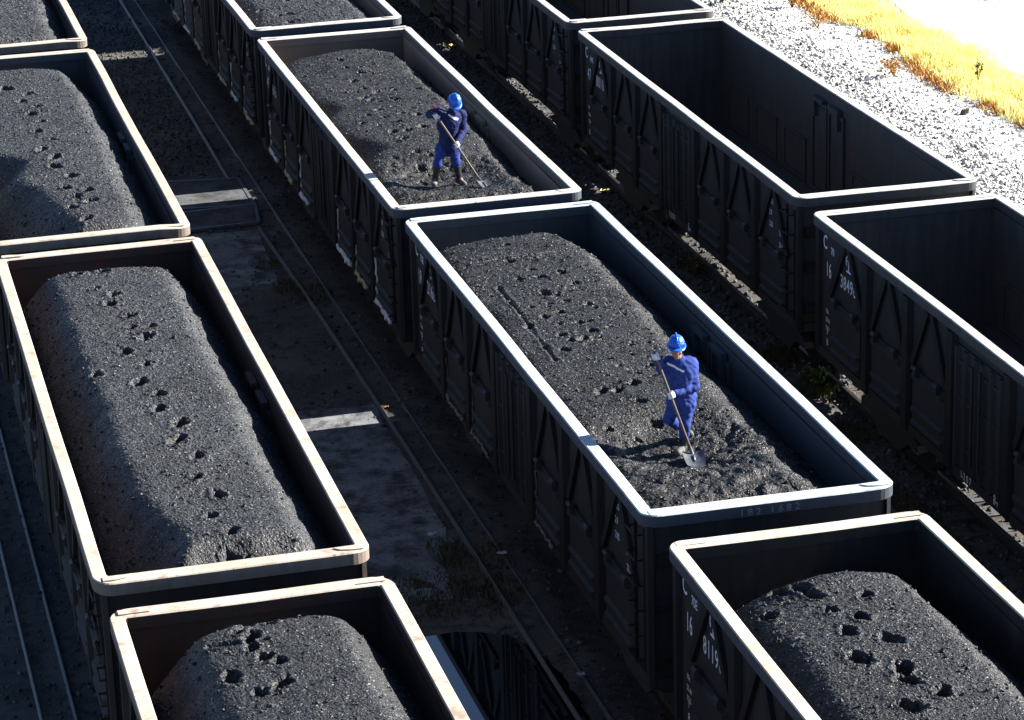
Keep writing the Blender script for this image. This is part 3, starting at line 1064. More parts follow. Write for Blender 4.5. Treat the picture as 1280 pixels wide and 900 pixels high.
class Heap:
    def __init__(self, xc, yf, ls, top, dl, dr, df, dn, slope, seed, crown=.05, scal=0.0, dents=(), grooves=(), clods=None, flats=(), step=.019, mat=m_coal, fine=1.0, scallops=(), arc=.25):
        self.__dict__.update(locals())

    def h(self, x, o):
        """height at wagon-local x and offset o from the far end"""
        s = self.seed
        L = 2 * HL * self.ls
        # distances from the four inner walls, wavy along the wagon
        wl = fbm(o, o * 0 + s, [(1.9, .10), (.7, .05), (.25, .03)], s)
        wr = fbm(o, o * 0 + s + 30, [(2.2, .09), (.8, .05), (.25, .03)], s + 2)
        a_ = x + IX; b_ = IX - x; c_ = o - .175; d_ = L - .175 - o
        def drop(d, D): return self.slope * np.logaddexp(0, (D - d) / .045) * .045
        DL = self.dl + wl
        for (oc, w, am) in self.scallops: DL = DL + am * np.exp(-((o - oc) / w) ** 2)
        sides = np.stack([drop(a_, DL), drop(b_, self.dr + wr), drop(c_, self.df + fbm(x, x * 0 + s, [(.8, .08), (.3, .04)], s)), drop(d_, self.dn + fbm(x, x * 0 + s + 9, [(.8, .08), (.3, .04)], s))])
        p = 1.5
        dr_ = (np.sum(np.maximum(sides, 0) ** p, 0)) ** (1 / p)
        cr = self.crown * (1 - (x / IX) ** 2) - self.arc * (x / IX) ** 2 * np.exp(-(c_ / 1.6) ** 2)
        z = RIM + self.top + cr - dr_
        z = z + fbm(x, o, [(2.4, .035), (.9, .018), (.35, .007)], s + 4)
        for (fx, fo, r, lev) in self.flats:
            w = np.exp(-(((x - fx) ** 2 + (o - fo) ** 2) / r ** 2) ** 2)
            z = z * (1 - w) + (RIM + lev) * w
        if self.clods:
            am, o0, o1 = self.clods
            w = np.clip((o - o0) / .8, 0, 1) * np.clip((o1 - o) / .8, 0, 1)
            cl = np.abs(fbm(x, o, [(.45, .9), (.2, .6), (.1, .35)], s + 8))
            z = z + am * w * (cl - .6)
        return np.maximum(z, BOT + .2)

    def detail(self, x, o):
        z = self.h(x, o)
        s = self.seed
        z = z + fbm(x, o, [(.16, .004), (.08, .004), (.045, .004)], s + 20)
        rg = random.Random(s)
        for d in self.dents:
            dx, do = d[0], d[1]
            r = d[2] if len(d) > 2 else .095
            asp = d[3] if len(d) > 3 else rg.uniform(1.1, 1.6)
            an = d[4] if len(d) > 4 else rg.uniform(-.5, .5)
            dep = d[5] if len(d) > 5 else rg.uniform(.10, .15)
            u = (x - dx) * math.cos(an) + (o - do) * math.sin(an)
            v = -(x - dx) * math.sin(an) + (o - do) * math.cos(an)
            q = ((u / r) ** 2 + (v / (r * asp)) ** 2) * (1 + .5 * vnoise(u / .05, v / .05, s + int(dx * 90) % 40))
            q = np.maximum(q, 0)
            near = q < 9
            if not near.any(): continue
            qq = q[near]
            z[near] += -dep * np.exp(-qq ** 2.4) + dep * .08 * np.exp(-((np.sqrt(qq) - 1.6) / .35) ** 2)
        for (x0, o0, x1, o1, w, dep) in self.grooves:
            ex, eo = x1 - x0, o1 - o0
            L = math.hypot(ex, eo)
            t = np.clip(((x - x0) * ex + (o - o0) * eo) / L ** 2, 0, 1)
            wig = .02 * vnoise(t * L * 3, t * 0 + s)
            dist = np.hypot(x - x0 - t * ex, o - o0 - t * eo) + wig
            z += -dep * np.exp(-(dist / w) ** 2) + dep * .35 * np.exp(-((dist - 2 * w) / w) ** 2)
        return z

    def build(self, label):
        L = 2 * HL * self.ls
        nx = int(2 * IX / self.step); ny = int((L - .35) / self.step)
        xs = np.linspace(-IX, IX, nx); os_ = np.linspace(.175, L - .175, ny)
        X, O = np.meshgrid(xs, os_)
        rg = np.random.default_rng(self.seed)
        jx = rg.uniform(-.35, .35, X.shape) * self.step; jo = rg.uniform(-.35, .35, X.shape) * self.step
        jx[:, (0, -1)] = 0; jo[(0, -1), :] = 0
        X = X + jx; O = O + jo
        Z = self.detail(X, O) + rg.uniform(-.30, .30, X.shape) * self.step
        V = np.stack([X, -O, Z], -1).reshape(-1, 3)
        idx = np.arange(nx * ny).reshape(ny, nx)
        q = np.stack([idx[:-1, :-1], idx[1:, :-1], idx[1:, 1:], idx[:-1, 1:]], -1).reshape(-1, 4)
        tri = np.concatenate([q[:, [0, 1, 2]], q[:, [0, 2, 3]]])
        # skirt down to the wagon floor
        loop = np.concatenate([idx[0, :-1], idx[:-1, -1], idx[-1, :0:-1], idx[:0:-1, 0]])
        base = V[loop].copy(); base[:, 2] = BOT + .052
        n0 = len(V); m = len(loop)
        a_ = loop; b_ = np.roll(loop, -1); c_ = n0 + np.arange(m); d_ = np.roll(c_, -1)
        sk = np.concatenate([np.stack([a_, b_, d_], -1), np.stack([a_, d_, c_], -1)])
        V = np.concatenate([V, base])
        F = np.concatenate([tri, sk])
        # loose lumps on the surface
        n = 2600
        x = rg.uniform(-IX + .05, IX - .05, n); o = rg.uniform(.25, L - .25, n)
        s = .007 + .022 * rg.random(n) ** 4
        edge = rg.random(n) < .25
        x[edge] = np.where(rg.random(edge.sum()) < .5, -1, 1) * (IX - .1 - .5 * rg.random(edge.sum()) ** 1.5)
        z = self.detail(x, o) + s * .35
        sv, sf = stones(np.stack([x, -o, z], -1), s, rg)
        F = np.concatenate([F, sf + len(V)])
        V = np.concatenate([V, sv])
        ob = mesh_np('coal_heap', V, F, self.mat, smooth=False)
        ob.location = (self.xc, self.yf, 0)
        tag(ob, label, 'coal heap', 'coal heaps in the wagons')
        return ob

    def top_at(self, wx, wy):
        x, o = np.array([wx - self.xc]), np.array([self.yf - wy])
        return float(self.detail(x, o)[0])


AD = (-4.896, -4.874, -4.822, -4.772)
d_a2 = px_local(-4.874, 11.30, AS, zoomed(0, 60, 3.6, [(30, 190), (125, 215), (98, 252), (168, 278), (140, 315), (187, 350), (168, 395), (230, 432), (187, 480), (247, 517), (247, 560), (322, 597), (300, 650), (400, 660), (340, 690), (328, 742), (390, 792), (410, 710)]))
d_a3 = px_local(-4.822, -2.383, AS, zoomed(0, 320, 2.195, [(215, 55), (285, 52), (262, 100), (315, 122), (305, 150), (358, 180), (362, 212), (402, 240), (345, 280), (402, 315), (382, 362), (440, 395), (437, 440), (495, 480), (488, 530), (543, 572), (540, 628), (600, 670), (578, 732), (636, 778), (632, 825), (415, 210), (265, 340)]))
d_a4 = px_local(-4.772, -16.26, AS, zoomed(130, 750, 2.977, [(405, 165), (480, 150), (530, 165), (620, 160), (550, 215), (555, 255), (605, 290), (660, 305), (480, 365), (665, 392), (585, 430), (610, 105), (655, 115), (500, 190)]))
g_a4 = px_local(-4.772, -16.26, AS, zoomed(130, 750, 2.977, [(395, 245), (495, 243)]))
d_b4 = px_local(1.627, -16.371, 1, zoomed(900, 700, 3.368, [(265, 120), (610, 155), (345, 115), (395, 150), (465, 215), (210, 205), (595, 250), (540, 315), (720, 345), (590, 430), (770, 470), (790, 520), (935, 575), (800, 635)]))
d_b2 = px_local(1.562, 10.963, 1, zoomed(360, 50, 4.28, [(280, 90), (312, 130), (390, 158), (350, 200), (405, 240), (470, 260), (565, 250), (490, 310), (580, 300), (440, 300), (400, 290), (560, 345), (480, 360), (430, 390), (518, 405), (608, 385), (400, 435), (590, 430), (485, 450), (720, 460), (560, 490), (610, 520), (690, 590), (570, 610), (760, 600), (710, 640), (715, 690), (680, 240), (690, 390), (640, 480)]))
d_b3 = px_local(1.609, -2.591, 1, zoomed(400, 280, 2.648, [(615, 68), (630, 120), (700, 150), (735, 175), (800, 160), (840, 195), (890, 262), (795, 285), (860, 320), (905, 350), (800, 360), (830, 380), (870, 375), (810, 410), (700, 270), (1035, 520), (985, 545), (1060, 580), (930, 545), (1110, 620), (1050, 660), (955, 650), (1100, 465), (745, 225), (780, 232), (815, 250), (660, 180), (690, 330), (745, 300)]))
g_b3 = px_local(1.609, -2.591, 1, zoomed(400, 280, 2.648, [(450, 127), (640, 108), (850, 88), (590, 205), (660, 290), (745, 400), (780, 445)]))
d_b1 = px_local(1.603, 24.709, 1, zoomed(280, 0, 6.4, [(495, 5), (515, 110), (525, 165), (290, 75), (480, 60), (440, 120)]))


def vary(d, seed, r0=.052, r1=.08, dep=(.08, .13)):
    rg = random.Random(seed)
    return [(x, o, rg.uniform(r0, r1), rg.uniform(1.0, 1.7), rg.uniform(-.7, .7), rg.uniform(*dep)) for x, o in d]


def scuffs(n, seed, x0, x1, o0, o1):
    rg = random.Random(seed)
    return [(rg.uniform(x0, x1), rg.uniform(o0, o1), rg.uniform(.03, .06), rg.uniform(.25, .6), rg.uniform(-.5, .5), rg.uniform(.025, .06)) for _ in range(n)]


H = {}
w1 = at_z(560, 231, RIM - .33)       # where the two men stand
w3 = at_z(851, 566, RIM - .36)
H['A1'] = Heap(-4.896, 25.26, AS, -.05, .55, .50, .9, .85, .85, 101, mat=m_coal_dust, step=.035)
H['A2'] = Heap(-4.874, 11.30, AS, -.06, .30, .62, .95, .55, .88, 102, dents=vary(d_a2, 2, .062, .09, (.17, .24)), mat=m_coal_dust, step=.023, scallops=((8.2, .7, .55), (10.6, 1.6, .75), (12.6, 1.0, .9)))
H['A3'] = Heap(-4.822, -2.383, AS, .0, .60, .58, .95, .60, 1.05, 103, crown=.03, dents=vary(d_a3, 3, .060, .088, (.17, .24)), mat=m_coal_dust, scallops=((12.0, 1.4, .35),))
H['A4'] = Heap(-4.772, -16.26, AS, .13, .66, .66, 1.05, .8, 1.0, 104, crown=.04, dents=vary(d_a4, 4, .05, .08, (.13, .18)), grooves=((*g_a4[0], *g_a4[1], .04, .08),), step=.018)
H['B1'] = Heap(1.603, 24.709, 1, -.13, .25, .55, .9, .35, .65, 105, dents=vary(d_b1, 5), mat=m_coal_dust, step=.035)
H['B2'] = Heap(1.562, 10.963, 1, -.17, .16, .55, .95, .70, .72, 106, crown=.06, dents=vary(d_b2, 6, .045, .08, (.05, .09)) + scuffs(60, 61, -.7, .9, 2.5, 12.0), step=.021, clods=(.05, 8.8, 13.2),
               flats=((w1[0] - 1.562, 10.963 - w1[1], .9, -.34),), scallops=((5.4, .5, .3), (8.6, .6, .45)), mat=m_coal_wet)
H['B3'] = Heap(1.609, -2.591, 1, -.13, .08, .82, .95, .55, .66, 107, crown=.04, dents=vary(d_b3, 7, .045, .08, (.05, .09)) + scuffs(110, 71, -.6, .9, 2.0, 11.5), mat=m_coal_wet, clods=(.07, 9.2, 13.0),
               flats=((w3[0] - 1.609, -2.591 - w3[1], 1.0, -.36),),
               grooves=((*g_b3[0], *g_b3[1], .03, .05), (*g_b3[1], *g_b3[2], .025, .035), (*g_b3[3], *g_b3[4], .03, .03), (*g_b3[4], *g_b3[5], .028, .02), (*g_b3[5], *g_b3[6], .03, .03)))
H['B4'] = Heap(1.627, -16.371, 1, -.10, .26, .74, 1.05, .8, .78, 108, arc=.62, crown=.06, dents=vary(d_b4, 8, .065, .095, (.16, .22)), step=.018)
H['A1'].build('smooth dusty coal in the wagon at the top left corner')
H['A2'].build('coal with a line of footprints and a scalloped shadow along its left side')
H['A3'].build('long ridge of coal with one winding line of footprints, its left slope in shadow')
H['A4'].build('coal mound beside the puddle at the bottom, trodden near its far end')
H['B1'].build('coal in the wagon next beyond the navy jacketed worker')
H['B2'].build('pitted coal under the boots of the navy jacketed worker')
H['B3'].build('churned coal with a straight groove under the bright blue worker')
H['B4'].build('coal with large dark footprints in the wagon marked 16 81190')

# ------------------------------------------------------------------ people
def surface_nets(val, org, h):
    """mesh of the zero level of a sampled distance field"""
    ins = val < 0
    nx, ny, nz = val.shape
    cnt = np.zeros((nx - 1, ny - 1, nz - 1)); acc = np.zeros((nx - 1, ny - 1, nz - 1, 3))
    base = np.stack(np.meshgrid(np.arange(nx - 1), np.arange(ny - 1), np.arange(nz - 1), indexing='ij'), -1).astype(float)
    def sl(d): return tuple(slice(d[i], [nx, ny, nz][i] - 1 + d[i]) for i in range(3))
    import itertools
    for ax in range(3):
        others = [i for i in range(3) if i != ax]
        for c in itertools.product((0, 1), repeat=2):
            d0 = [0, 0, 0]; d0[others[0]], d0[others[1]] = c
            d1 = list(d0); d1[ax] = 1
            a_, b_ = val[sl(d0)], val[sl(d1)]
            cr = (a_ < 0) != (b_ < 0)
            t = np.where(cr, a_ / np.where(a_ - b_ == 0, 1, a_ - b_), 0)
            p = np.zeros(a_.shape + (3,))
            for i in range(3): p[..., i] = d0[i]
            p[..., ax] = t
            cnt += cr; acc += p * cr[..., None]
    act = cnt > 0
    ids = -np.ones(act.shape, int); ids[act] = np.arange(act.sum())
    V = (base[act] + acc[act] / cnt[act][:, None]) * h + org
    F = []
    for ax in range(3):
        o1, o2 = [(1, 2), (2, 0), (0, 1)][ax]
        s0 = [slice(None)] * 3; s1 = [slice(None)] * 3
        s0[ax] = slice(0, -1); s1[ax] = slice(1, None)
        cr = ins[tuple(s0)] != ins[tuple(s1)]
        w = np.argwhere(cr)
        w = w[(w[:, o1] > 0) & (w[:, o2] > 0) & (w[:, o1] < act.shape[o1]) & (w[:, o2] < act.shape[o2]) & (w[:, ax] < act.shape[ax])]
        def g(d1, d2):
            q = w.copy(); q[:, o1] += d1; q[:, o2] += d2
            return ids[q[:, 0], q[:, 1], q[:, 2]]
        quad = np.stack([g(-1, -1), g(0, -1), g(0, 0), g(-1, 0)], -1)
        flip = ~ins[tuple(s0)][w[:, 0], w[:, 1], w[:, 2]]
        quad[flip] = quad[flip][:, ::-1]
        F.append(quad)
    F = np.concatenate(F)
    return V, F[(F >= 0).all(1)]


def cap_sd(Pt, a_, b_, r0, r1):
    a_, b_ = np.asarray(a_, float), np.asarray(b_, float)
    ab = b_ - a_
    t = np.clip(((Pt - a_) @ ab) / (ab @ ab), 0, 1)
    return np.linalg.norm(Pt - a_ - t[..., None] * ab, axis=-1) - (r0 + (r1 - r0) * t)


def ell_sd(Pt, c, rad, B):
    """ellipsoid with radii rad along the rows of B"""
    q = (Pt - np.asarray(c)) @ np.asarray(B).T
    k0 = np.linalg.norm(q / rad, axis=-1)
    k1 = np.linalg.norm(q / (np.asarray(rad) ** 2), axis=-1)
    return k0 * (k0 - 1) / np.maximum(k1, 1e-9)


def smin(a_, b_, k_):
    h_ = np.clip(.5 + .5 * (b_ - a_) / k_, 0, 1)
    return b_ * (1 - h_) + a_ * h_ - k_ * h_ * (1 - h_)


def sdf_mesh(prims, h, k_=.03, wrinkle=0.0, cut=None, pad=.05):
    """prims: ('c', a, b, r0, r1[, k]) or ('e', centre, radii, basis[, k])"""
    lo, hi = [], []
    for p in prims:
        if p[0] == 'c':
            r = max(p[3], p[4]); lo += [np.asarray(p[1]) - r, np.asarray(p[2]) - r]; hi += [np.asarray(p[1]) + r, np.asarray(p[2]) + r]
        else:
            r = max(p[2]); lo.append(np.asarray(p[1]) - r); hi.append(np.asarray(p[1]) + r)
    lo, hi = np.min(lo, 0) - pad, np.max(hi, 0) + pad
    n = np.ceil((hi - lo) / h).astype(int) + 1
    ax = [lo[i] + np.arange(n[i]) * h for i in range(3)]
    Pt = np.stack(np.meshgrid(*ax, indexing='ij'), -1)
    val = None
    for p in prims:
        d = cap_sd(Pt, p[1], p[2], p[3], p[4]) if p[0] == 'c' else ell_sd(Pt, p[1], p[2], p[3])
        kk = (p[5] if len(p) > 5 else k_) if p[0] == 'c' else (p[4] if len(p) > 4 else k_)
        val = d if val is None else smin(val, d, kk)
    if wrinkle:
        q = Pt
        s = np.sin(q[..., 0] * 34 + 5 * np.sin(q[..., 2] * 13)) * np.sin(q[..., 2] * 41 + 4 * np.sin(q[..., 0] * 17)) + .7 * np.sin(q[..., 1] * 39 + q[..., 2] * 29 + 3 * np.sin(q[..., 0] * 23))
        val = val + wrinkle * s
    if cut is not None: val = np.maximum(val, cut(Pt))
    return surface_nets(val, lo, h)


def unit(v): v = np.asarray(v, float); return v / np.linalg.norm(v)


m_skin = plain('skin', (0.33, 0.19, 0.13), 0.55, 0.4, 0, 0.15, 25, 0)
m_hair = plain('black_hair', (0.012, 0.011, 0.010), 0.5, 0.4)
m_eye = plain('dark_eye', (0.02, 0.015, 0.012), 0.3, 0.5, 0, .1, 20, 0)
m_lip = plain('lip', (0.24, 0.10, 0.085), 0.5, 0.4, 0, .1, 20, 0)
m_helm = plain('blue_helmet_plastic', (0.012, 0.115, 0.62), 0.28, 0.5, 0, 0.06, 5, 0)
m_blue = plain('blue_cotton', (0.026, 0.048, 0.215), 0.85, 0.2, 0, 0.35, 18, 0.4)
m_navy = plain('navy_cotton', (0.012, 0.018, 0.080), 0.85, 0.2, 0, 0.25, 18, 0.4)
m_trous = plain('blue_trouser_cotton', (0.022, 0.042, 0.20), 0.85, 0.2, 0, 0.35, 18, 0.4)
m_boot = plain('black_rubber', (0.022, 0.022, 0.022), 0.45, 0.5, 0, 0.3, 25)
m_boot_d = plain('dusty_rubber', (0.11, 0.105, 0.10), 0.7, 0.3, 0, 0.4, 25)
m_glove = plain('white_cotton_glove', (0.66, 0.68, 0.72), 0.9, 0.2, 0, 0.15, 40)
m_cuff = plain('red_cuff', (0.45, 0.04, 0.03), 0.9, 0.2)
m_refl = plain('pale_reflective_tape', (0.74, 0.76, 0.80), 0.5, 0.5, 0, .1, 30, 0)
m_wood = plain('worn_wood', (0.10, 0.082, 0.068), 0.6, 0.4, 0, 0.35, 30)
m_shovel = plain('worn_shovel_steel', (0.13, 0.14, 0.155), 0.38, 0.5, 0.55, 0.3, 20)


def hand_prims(c, axis, palm_n, side):
    """a fist closed round a shaft of direction axis; palm_n points from the palm to the back of the hand"""
    axis = unit(axis); n = unit(np.asarray(palm_n) - axis * (np.asarray(palm_n) @ axis)); t = np.cross(axis, n) * side
    c = np.asarray(c)
    pr = [('e', c + n * .036, (.046, .022, .040), np.stack([axis, n, t]), .012)]
    for i, (o, L) in enumerate(((-.033, .9), (-.011, 1.05), (.011, 1.0), (.033, .8))):
        b = c + axis * o
        k1 = b + n * .030 + t * .036
        k2 = b + n * (-.004) + t * .040 * L
        k3 = b - n * .028 + t * .016 * L
        k4 = b - n * .024 - t * .010
        for p, q, r0, r1 in ((k1, k2, .0115, .0105), (k2, k3, .0105, .010), (k3, k4, .010, .009)):
            pr.append(('c', p, q, r0, r1, .004))
    th0 = c + n * .024 - t * .026 + axis * .030
    th1 = c - n * .010 - t * .034 + axis * .042
    th2 = c - n * .030 - t * .008 + axis * .038
    pr += [('c', th0, th1, .0135, .012, .008), ('c', th1, th2, .012, .010, .004)]
    return pr


def worker(J, face, label, jacket_mat, tr_mat, boots_high, stripes, shovel_label, sh_top, sh_low, blade_dir, blade_long, blade_w, shoulder_patch=None):
    j = {k_: np.asarray(v_, float) for k_, v_ in J.items()}
    feet = (j['ankR'] + j['ankL']) / 2
    fw = unit(face)
    side = unit(np.cross(fw, (0, 0, 1)))           # the figure's right hand side
    upv = np.cross(side, fw)
    B = np.stack([side, fw, upv])
    head = j['head']
    tw = unit(j['shL'] - j['shR'])
    tu = unit(j['neck'] - j['pelvis'])
    tf = unit(np.cross(tw, tu)); tf = tf if tf @ fw > 0 else -tf
    TB = np.stack([tw, tf, tu])
    mid = j['pelvis'] * .45 + j['neck'] * .55
    # body: one continuous figure, thinner than the clothes over it
    body = [('e', head + upv * .012, (.074, .094, .108), B, .02), ('e', head - upv * .062 + fw * .022, (.056, .062, .052), B, .03),
            ('c', j['neck'] - tu * .02, head - upv * .06 - fw * .02, .054, .050, .02),
            ('c', head + fw * .086 + upv * .012, head + fw * .106 - upv * .024, .010, .0165, .010),
            ('e', head + fw * .078 - upv * .060, (.026, .020, .011), B, .012),
            ('e', head + fw * .070 + upv * .030, (.050, .020, .012), B, .012),
            ('e', head + fw * .066 - upv * .095, (.026, .024, .022), B, .015)]
    for s in (-1, 1):
        body += [('e', head + side * s * .078 - fw * .008 - upv * .01, (.012, .024, .034), B, .006), ('e', head + side * s * .040 + fw * .066 - upv * .022, (.024, .022, .020), B, .015)]
    body += [('e', j['chest'], (.145, .085, .17), TB, .05), ('e', j['pelvis'], (.13, .09, .12), TB, .05), ('c', j['pelvis'], j['chest'], .105, .115, .05), ('c', j['chest'], j['neck'], .09, .05, .04)]
    for s in 'RL':
        body += [('c', j['sh' + s], j['el' + s], .045, .038, .03), ('c', j['el' + s], j['ha' + s], .037, .025, .02), ('c', j['chest'] + tu * .08, j['sh' + s], .06, .05, .03),
                 ('c', j['hip' + s], j['kn' + s], .075, .050, .03), ('c', j['kn' + s], j['ank' + s], .048, .032, .02), ('c', j['ank' + s], j['toe' + s], .032, .025, .02)]
    V, F = sdf_mesh(body, .011, .03)
    root = mesh_np('person', V - feet, F, m_skin, smooth=True)
    root.location = feet
    tag(root, label, 'person')

    def child(name, V_, F_, mats, mi=None, par=root):
        return mesh_np(name, V_ - feet, F_, mats, par, mi, True)
    # jacket
    jk = [('e', j['chest'], (.195, .135, .20), TB, .05), ('c', j['pelvis'] + tu * .02, j['chest'], .165, .150, .05), ('e', j['pelvis'] + tu * .02, (.190, .140, .09), TB, .03),
          ('c', j['chest'] + tu * .08, j['neck'] - tu * .03, .10, .068, .04), ('c', j['neck'] - tu * .02 + tf * .005, j['neck'] + tu * .015 + tf * .01, .074, .070, .01)]
    for s in 'RL':
        wr = j['ha' + s] + unit(j['el' + s] - j['ha' + s]) * .085
        jk += [('c', j['chest'] + tu * .09, j['sh' + s], .085, .082, .03), ('c', j['sh' + s], j['el' + s], .080, .066, .03), ('c', j['el' + s], wr, .064, .052, .025)]
    V, F = sdf_mesh(jk, .010, .03, .0038)
    mi = np.zeros(len(F), int)
    cen = V[F].mean(1)
    for (a_, b_, w_) in stripes:
        a_, b_ = np.asarray(a_), np.asarray(b_)
        ab = b_ - a_; L = np.linalg.norm(ab); ab = ab / L
        t = (cen - a_) @ ab
        # band: close to the plane through the line and the chest's forward axis
        pn = unit(np.cross(ab, tf))
        mi[(t > -.01) & (t < L + .01) & (np.abs((cen - a_) @ pn) < w_) & ((cen - j['chest']) @ tf > .0)] = 1
    if shoulder_patch is not None:
        mi[np.linalg.norm(cen - shoulder_patch, axis=1) < .033] = 2
    child('jacket', V, F, [jacket_mat, m_refl, m_cuff], mi)
    # trousers
    tr = [('e', j['pelvis'] - tu * .03, (.160, .115, .13), TB, .05)]
    for s in 'RL':
        shin = j['kn' + s] + (j['ank' + s] - j['kn' + s]) * (boots_high + .06)
        tr += [('c', j['hip' + s], j['kn' + s], .098, .074, .03), ('c', j['kn' + s], shin, .074, .070, .02), ('c', j['pelvis'] - tu * .06, j['hip' + s], .11, .11, .04)]
    V, F = sdf_mesh(tr, .010, .022, .0042)
    child('trousers', V, F, tr_mat)
    # boots
    for s in 'RL':
        a_, t_ = j['ank' + s], j['toe' + s]
        topb = j['kn' + s] + (a_ - j['kn' + s]) * boots_high
        d = t_ - a_; d[2] = 0; d = unit(d)
        sole = t_ * 1.0
        heel = a_ + (0, 0, -.055) - d * .035
        bt = [('c', topb, a_, .066, .052, .02), ('c', heel, t_ - d * .02, .046, .048, .03), ('c', a_ - (0, 0, .02), t_ - d * .06, .05, .044, .03)]
        zs = min(heel[2], t_[2]) - .042
        V, F = sdf_mesh(bt, .010, .02, .002)
        V[:, 2] = np.maximum(V[:, 2], zs)
        cen = V[F].mean(1)
        mi = (((cen - a_) @ d > .06) & (cen[:, 2] < a_[2] + .02)).astype(int)
        child('boot', V, F, [m_boot, m_boot_d], mi)
    # gloves
    ax = unit(sh_low - sh_top)
    for s in 'RL':
        out = unit(j['ha' + s] - (j['chest'] + j['pelvis']) / 2)
        fa = unit(j['ha' + s] - j['el' + s])
        pn = unit(out * .5 - fa * .8)
        pr = hand_prims(j['ha' + s], ax, -fa if abs(fa @ ax) < .9 else out, 1 if s == 'L' else -1)
        wr = j['ha' + s] + unit(j['el' + s] - j['ha' + s]) * .095
        pr.append(('c', j['ha' + s] + unit(j['el' + s] - j['ha' + s]) * .03, wr, .034, .036, .015))
        V, F = sdf_mesh(pr, .0055, .01, pad=.02)
        cen = V[F].mean(1)
        mi = ((cen - wr) @ unit(j['ha' + s] - j['el' + s]) < .004).astype(int)
        child('glove', V, F, [m_glove, m_cuff], mi)
    # hair
    V, F = sdf_mesh([('e', head + upv * .02 - fw * .022, (.083, .086, .100), B, .01)], .009, cut=lambda Pt: ((Pt - head) @ fw - .035))
    child('hair', V, F, m_hair)
    # eyes, mouth
    for s in (-1, 1):
        V, F = sdf_mesh([('e', head + side * s * .031 + fw * .0865 + upv * .006, (.013, .006, .006), B)], .003, pad=.01)
        child('eye', V, F, m_eye)
    V, F = sdf_mesh([('e', head + fw * .098 - upv * .060, (.022, .006, .006), B)], .003, pad=.01)
    child('mouth', V, F, m_lip)
    # helmet: shell, brim, ridge
    c = head + upv * .058 - fw * .008
    hp = [('e', c + upv * .01, (.106, .126, .118), B, .01)]
    V, F = sdf_mesh(hp, .009, .01, cut=lambda Pt: np.maximum(-((Pt - c) @ upv) + .005, -ell_sd(Pt, c + upv * .006, (.098, .118, .108), B)))
    hel = child('helmet', V, F, m_helm)
    n = 40
    bm = MB()
    v = []
    for k_ in range(n):
        an = 2 * math.pi * k_ / n
        ca, sa = math.cos(an), math.sin(an)
        peak = .016 + .034 * max(0, sa) ** 2
        for r, dz in ((0, .012), (peak, -.006), (peak, -.012), (0, .002)):
            v.append(c + side * (.105 + r) * ca + fw * (.125 + r) * sa + upv * (dz - .012 * max(0, sa)))
    f = [(k_ * 4 + a_, ((k_ + 1) % n) * 4 + a_, ((k_ + 1) % n) * 4 + (a_ + 1) % 4, k_ * 4 + (a_ + 1) % 4) for k_ in range(n) for a_ in range(4)]
    bm.add(np.array(v) - feet, f)
    bm.build('brim', m_helm, hel, smooth=True)
    V, F = sdf_mesh([('c', c + upv * .122 + fw * .06, c + upv * .126 - fw * .07, .011, .011), ('c', c + upv * .108 + fw * .095, c + upv * .122 + fw * .06, .008, .011)], .006, .02, pad=.02)
    child('ridge', V, F, m_helm, par=hel)
    # shovel: its own thing
    sr = empty('shovel', tuple(sh_low))
    tag(sr, shovel_label, 'shovel', 'shovels in use')
    so = np.asarray(sh_low)
    Ls = np.linalg.norm(sh_low - sh_top)
    pts = [sh_top + (sh_low - sh_top) * t for t in np.linspace(0, 1, 9)]
    MB().tube(np.array(pts) - so, .0185, 10).build('handle', m_wood, sr, smooth=True)
    bd = unit(blade_dir)
    bs = unit(np.cross(bd, (0, 0, 1))); bn = np.cross(bs, bd)
    bl = MB()
    rows = 7; cols = 7
    v = []
    for lay in (0, 1):
        for r in range(rows):
            t = r / (rows - 1)
            for q in range(cols):
                s_ = q / (cols - 1) * 2 - 1
                wv = blade_w / 2 * (1 - .16 * t ** 3)
                v.append(bd * (t * blade_long + (.0 if r < rows - 1 else -.015 * s_ * s_)) + bs * s_ * wv + bn * (.045 * s_ * s_ * (1 - .35 * t) + .03 * (1 - t) ** 3 - .005 * lay))
    f = []
    for r in range(rows - 1):
        for q in range(cols - 1):
            a_ = r * cols + q
            f.append((a_, a_ + 1, a_ + cols + 1, a_ + cols))
            b_ = a_ + rows * cols
            f.append((b_ + cols, b_ + cols + 1, b_ + 1, b_))
    bl.add(v, f)
    blade = bl.build('blade', m_shovel, sr, smooth=True)
    MB().tube([np.zeros(3) - ax * .12, np.zeros(3), bd * .05 + bn * .018, bd * .17 + bn * .012], [.023, .024, .020, .006], 8).build('socket', m_shovel, blade, smooth=True)
    return root


def joints(px, y0):
    return {k_: at_y(u, v_, y0 + dy) for k_, (u, v_, dy) in px.items()}


# the man in the bright blue coverall
y3 = w3[1]
J3 = joints(dict(ankL=(854, 557, .0), toeL=(847, 567, -.16), knL=(856, 531, -.08), hipL=(859, 505, .0),
                 ankR=(856, 536, .46), toeR=(864, 543, .34), knR=(836, 524, .06), hipR=(844, 504, .03),
                 pelvis=(852, 500, .01), chest=(852, 464, -.08), neck=(849, 450, -.10), head=(845.5, 436, -.17),
                 shR=(838, 452, -.06), shL=(864, 455, -.06), elR=(827, 462, .02), haR=(820, 445, -.22), elL=(868, 483, -.10), haL=(843.5, 496, -.34)), y3)
zb = H['B3'].top_at(*at_z(867, 572, RIM - .36)[:2]) + .05
blade3 = at_z(866, 569, zb + .04)
top3 = at_y(817, 438, J3['haR'][1] + .0)
d3 = unit(blade3 - top3)
for k_ in ('haR', 'haL'):
    t = (J3[k_] - top3) @ d3
    J3[k_] = top3 + d3 * t
ch3 = J3['chest']
tip3 = at_z(873, 590, zb - .03)
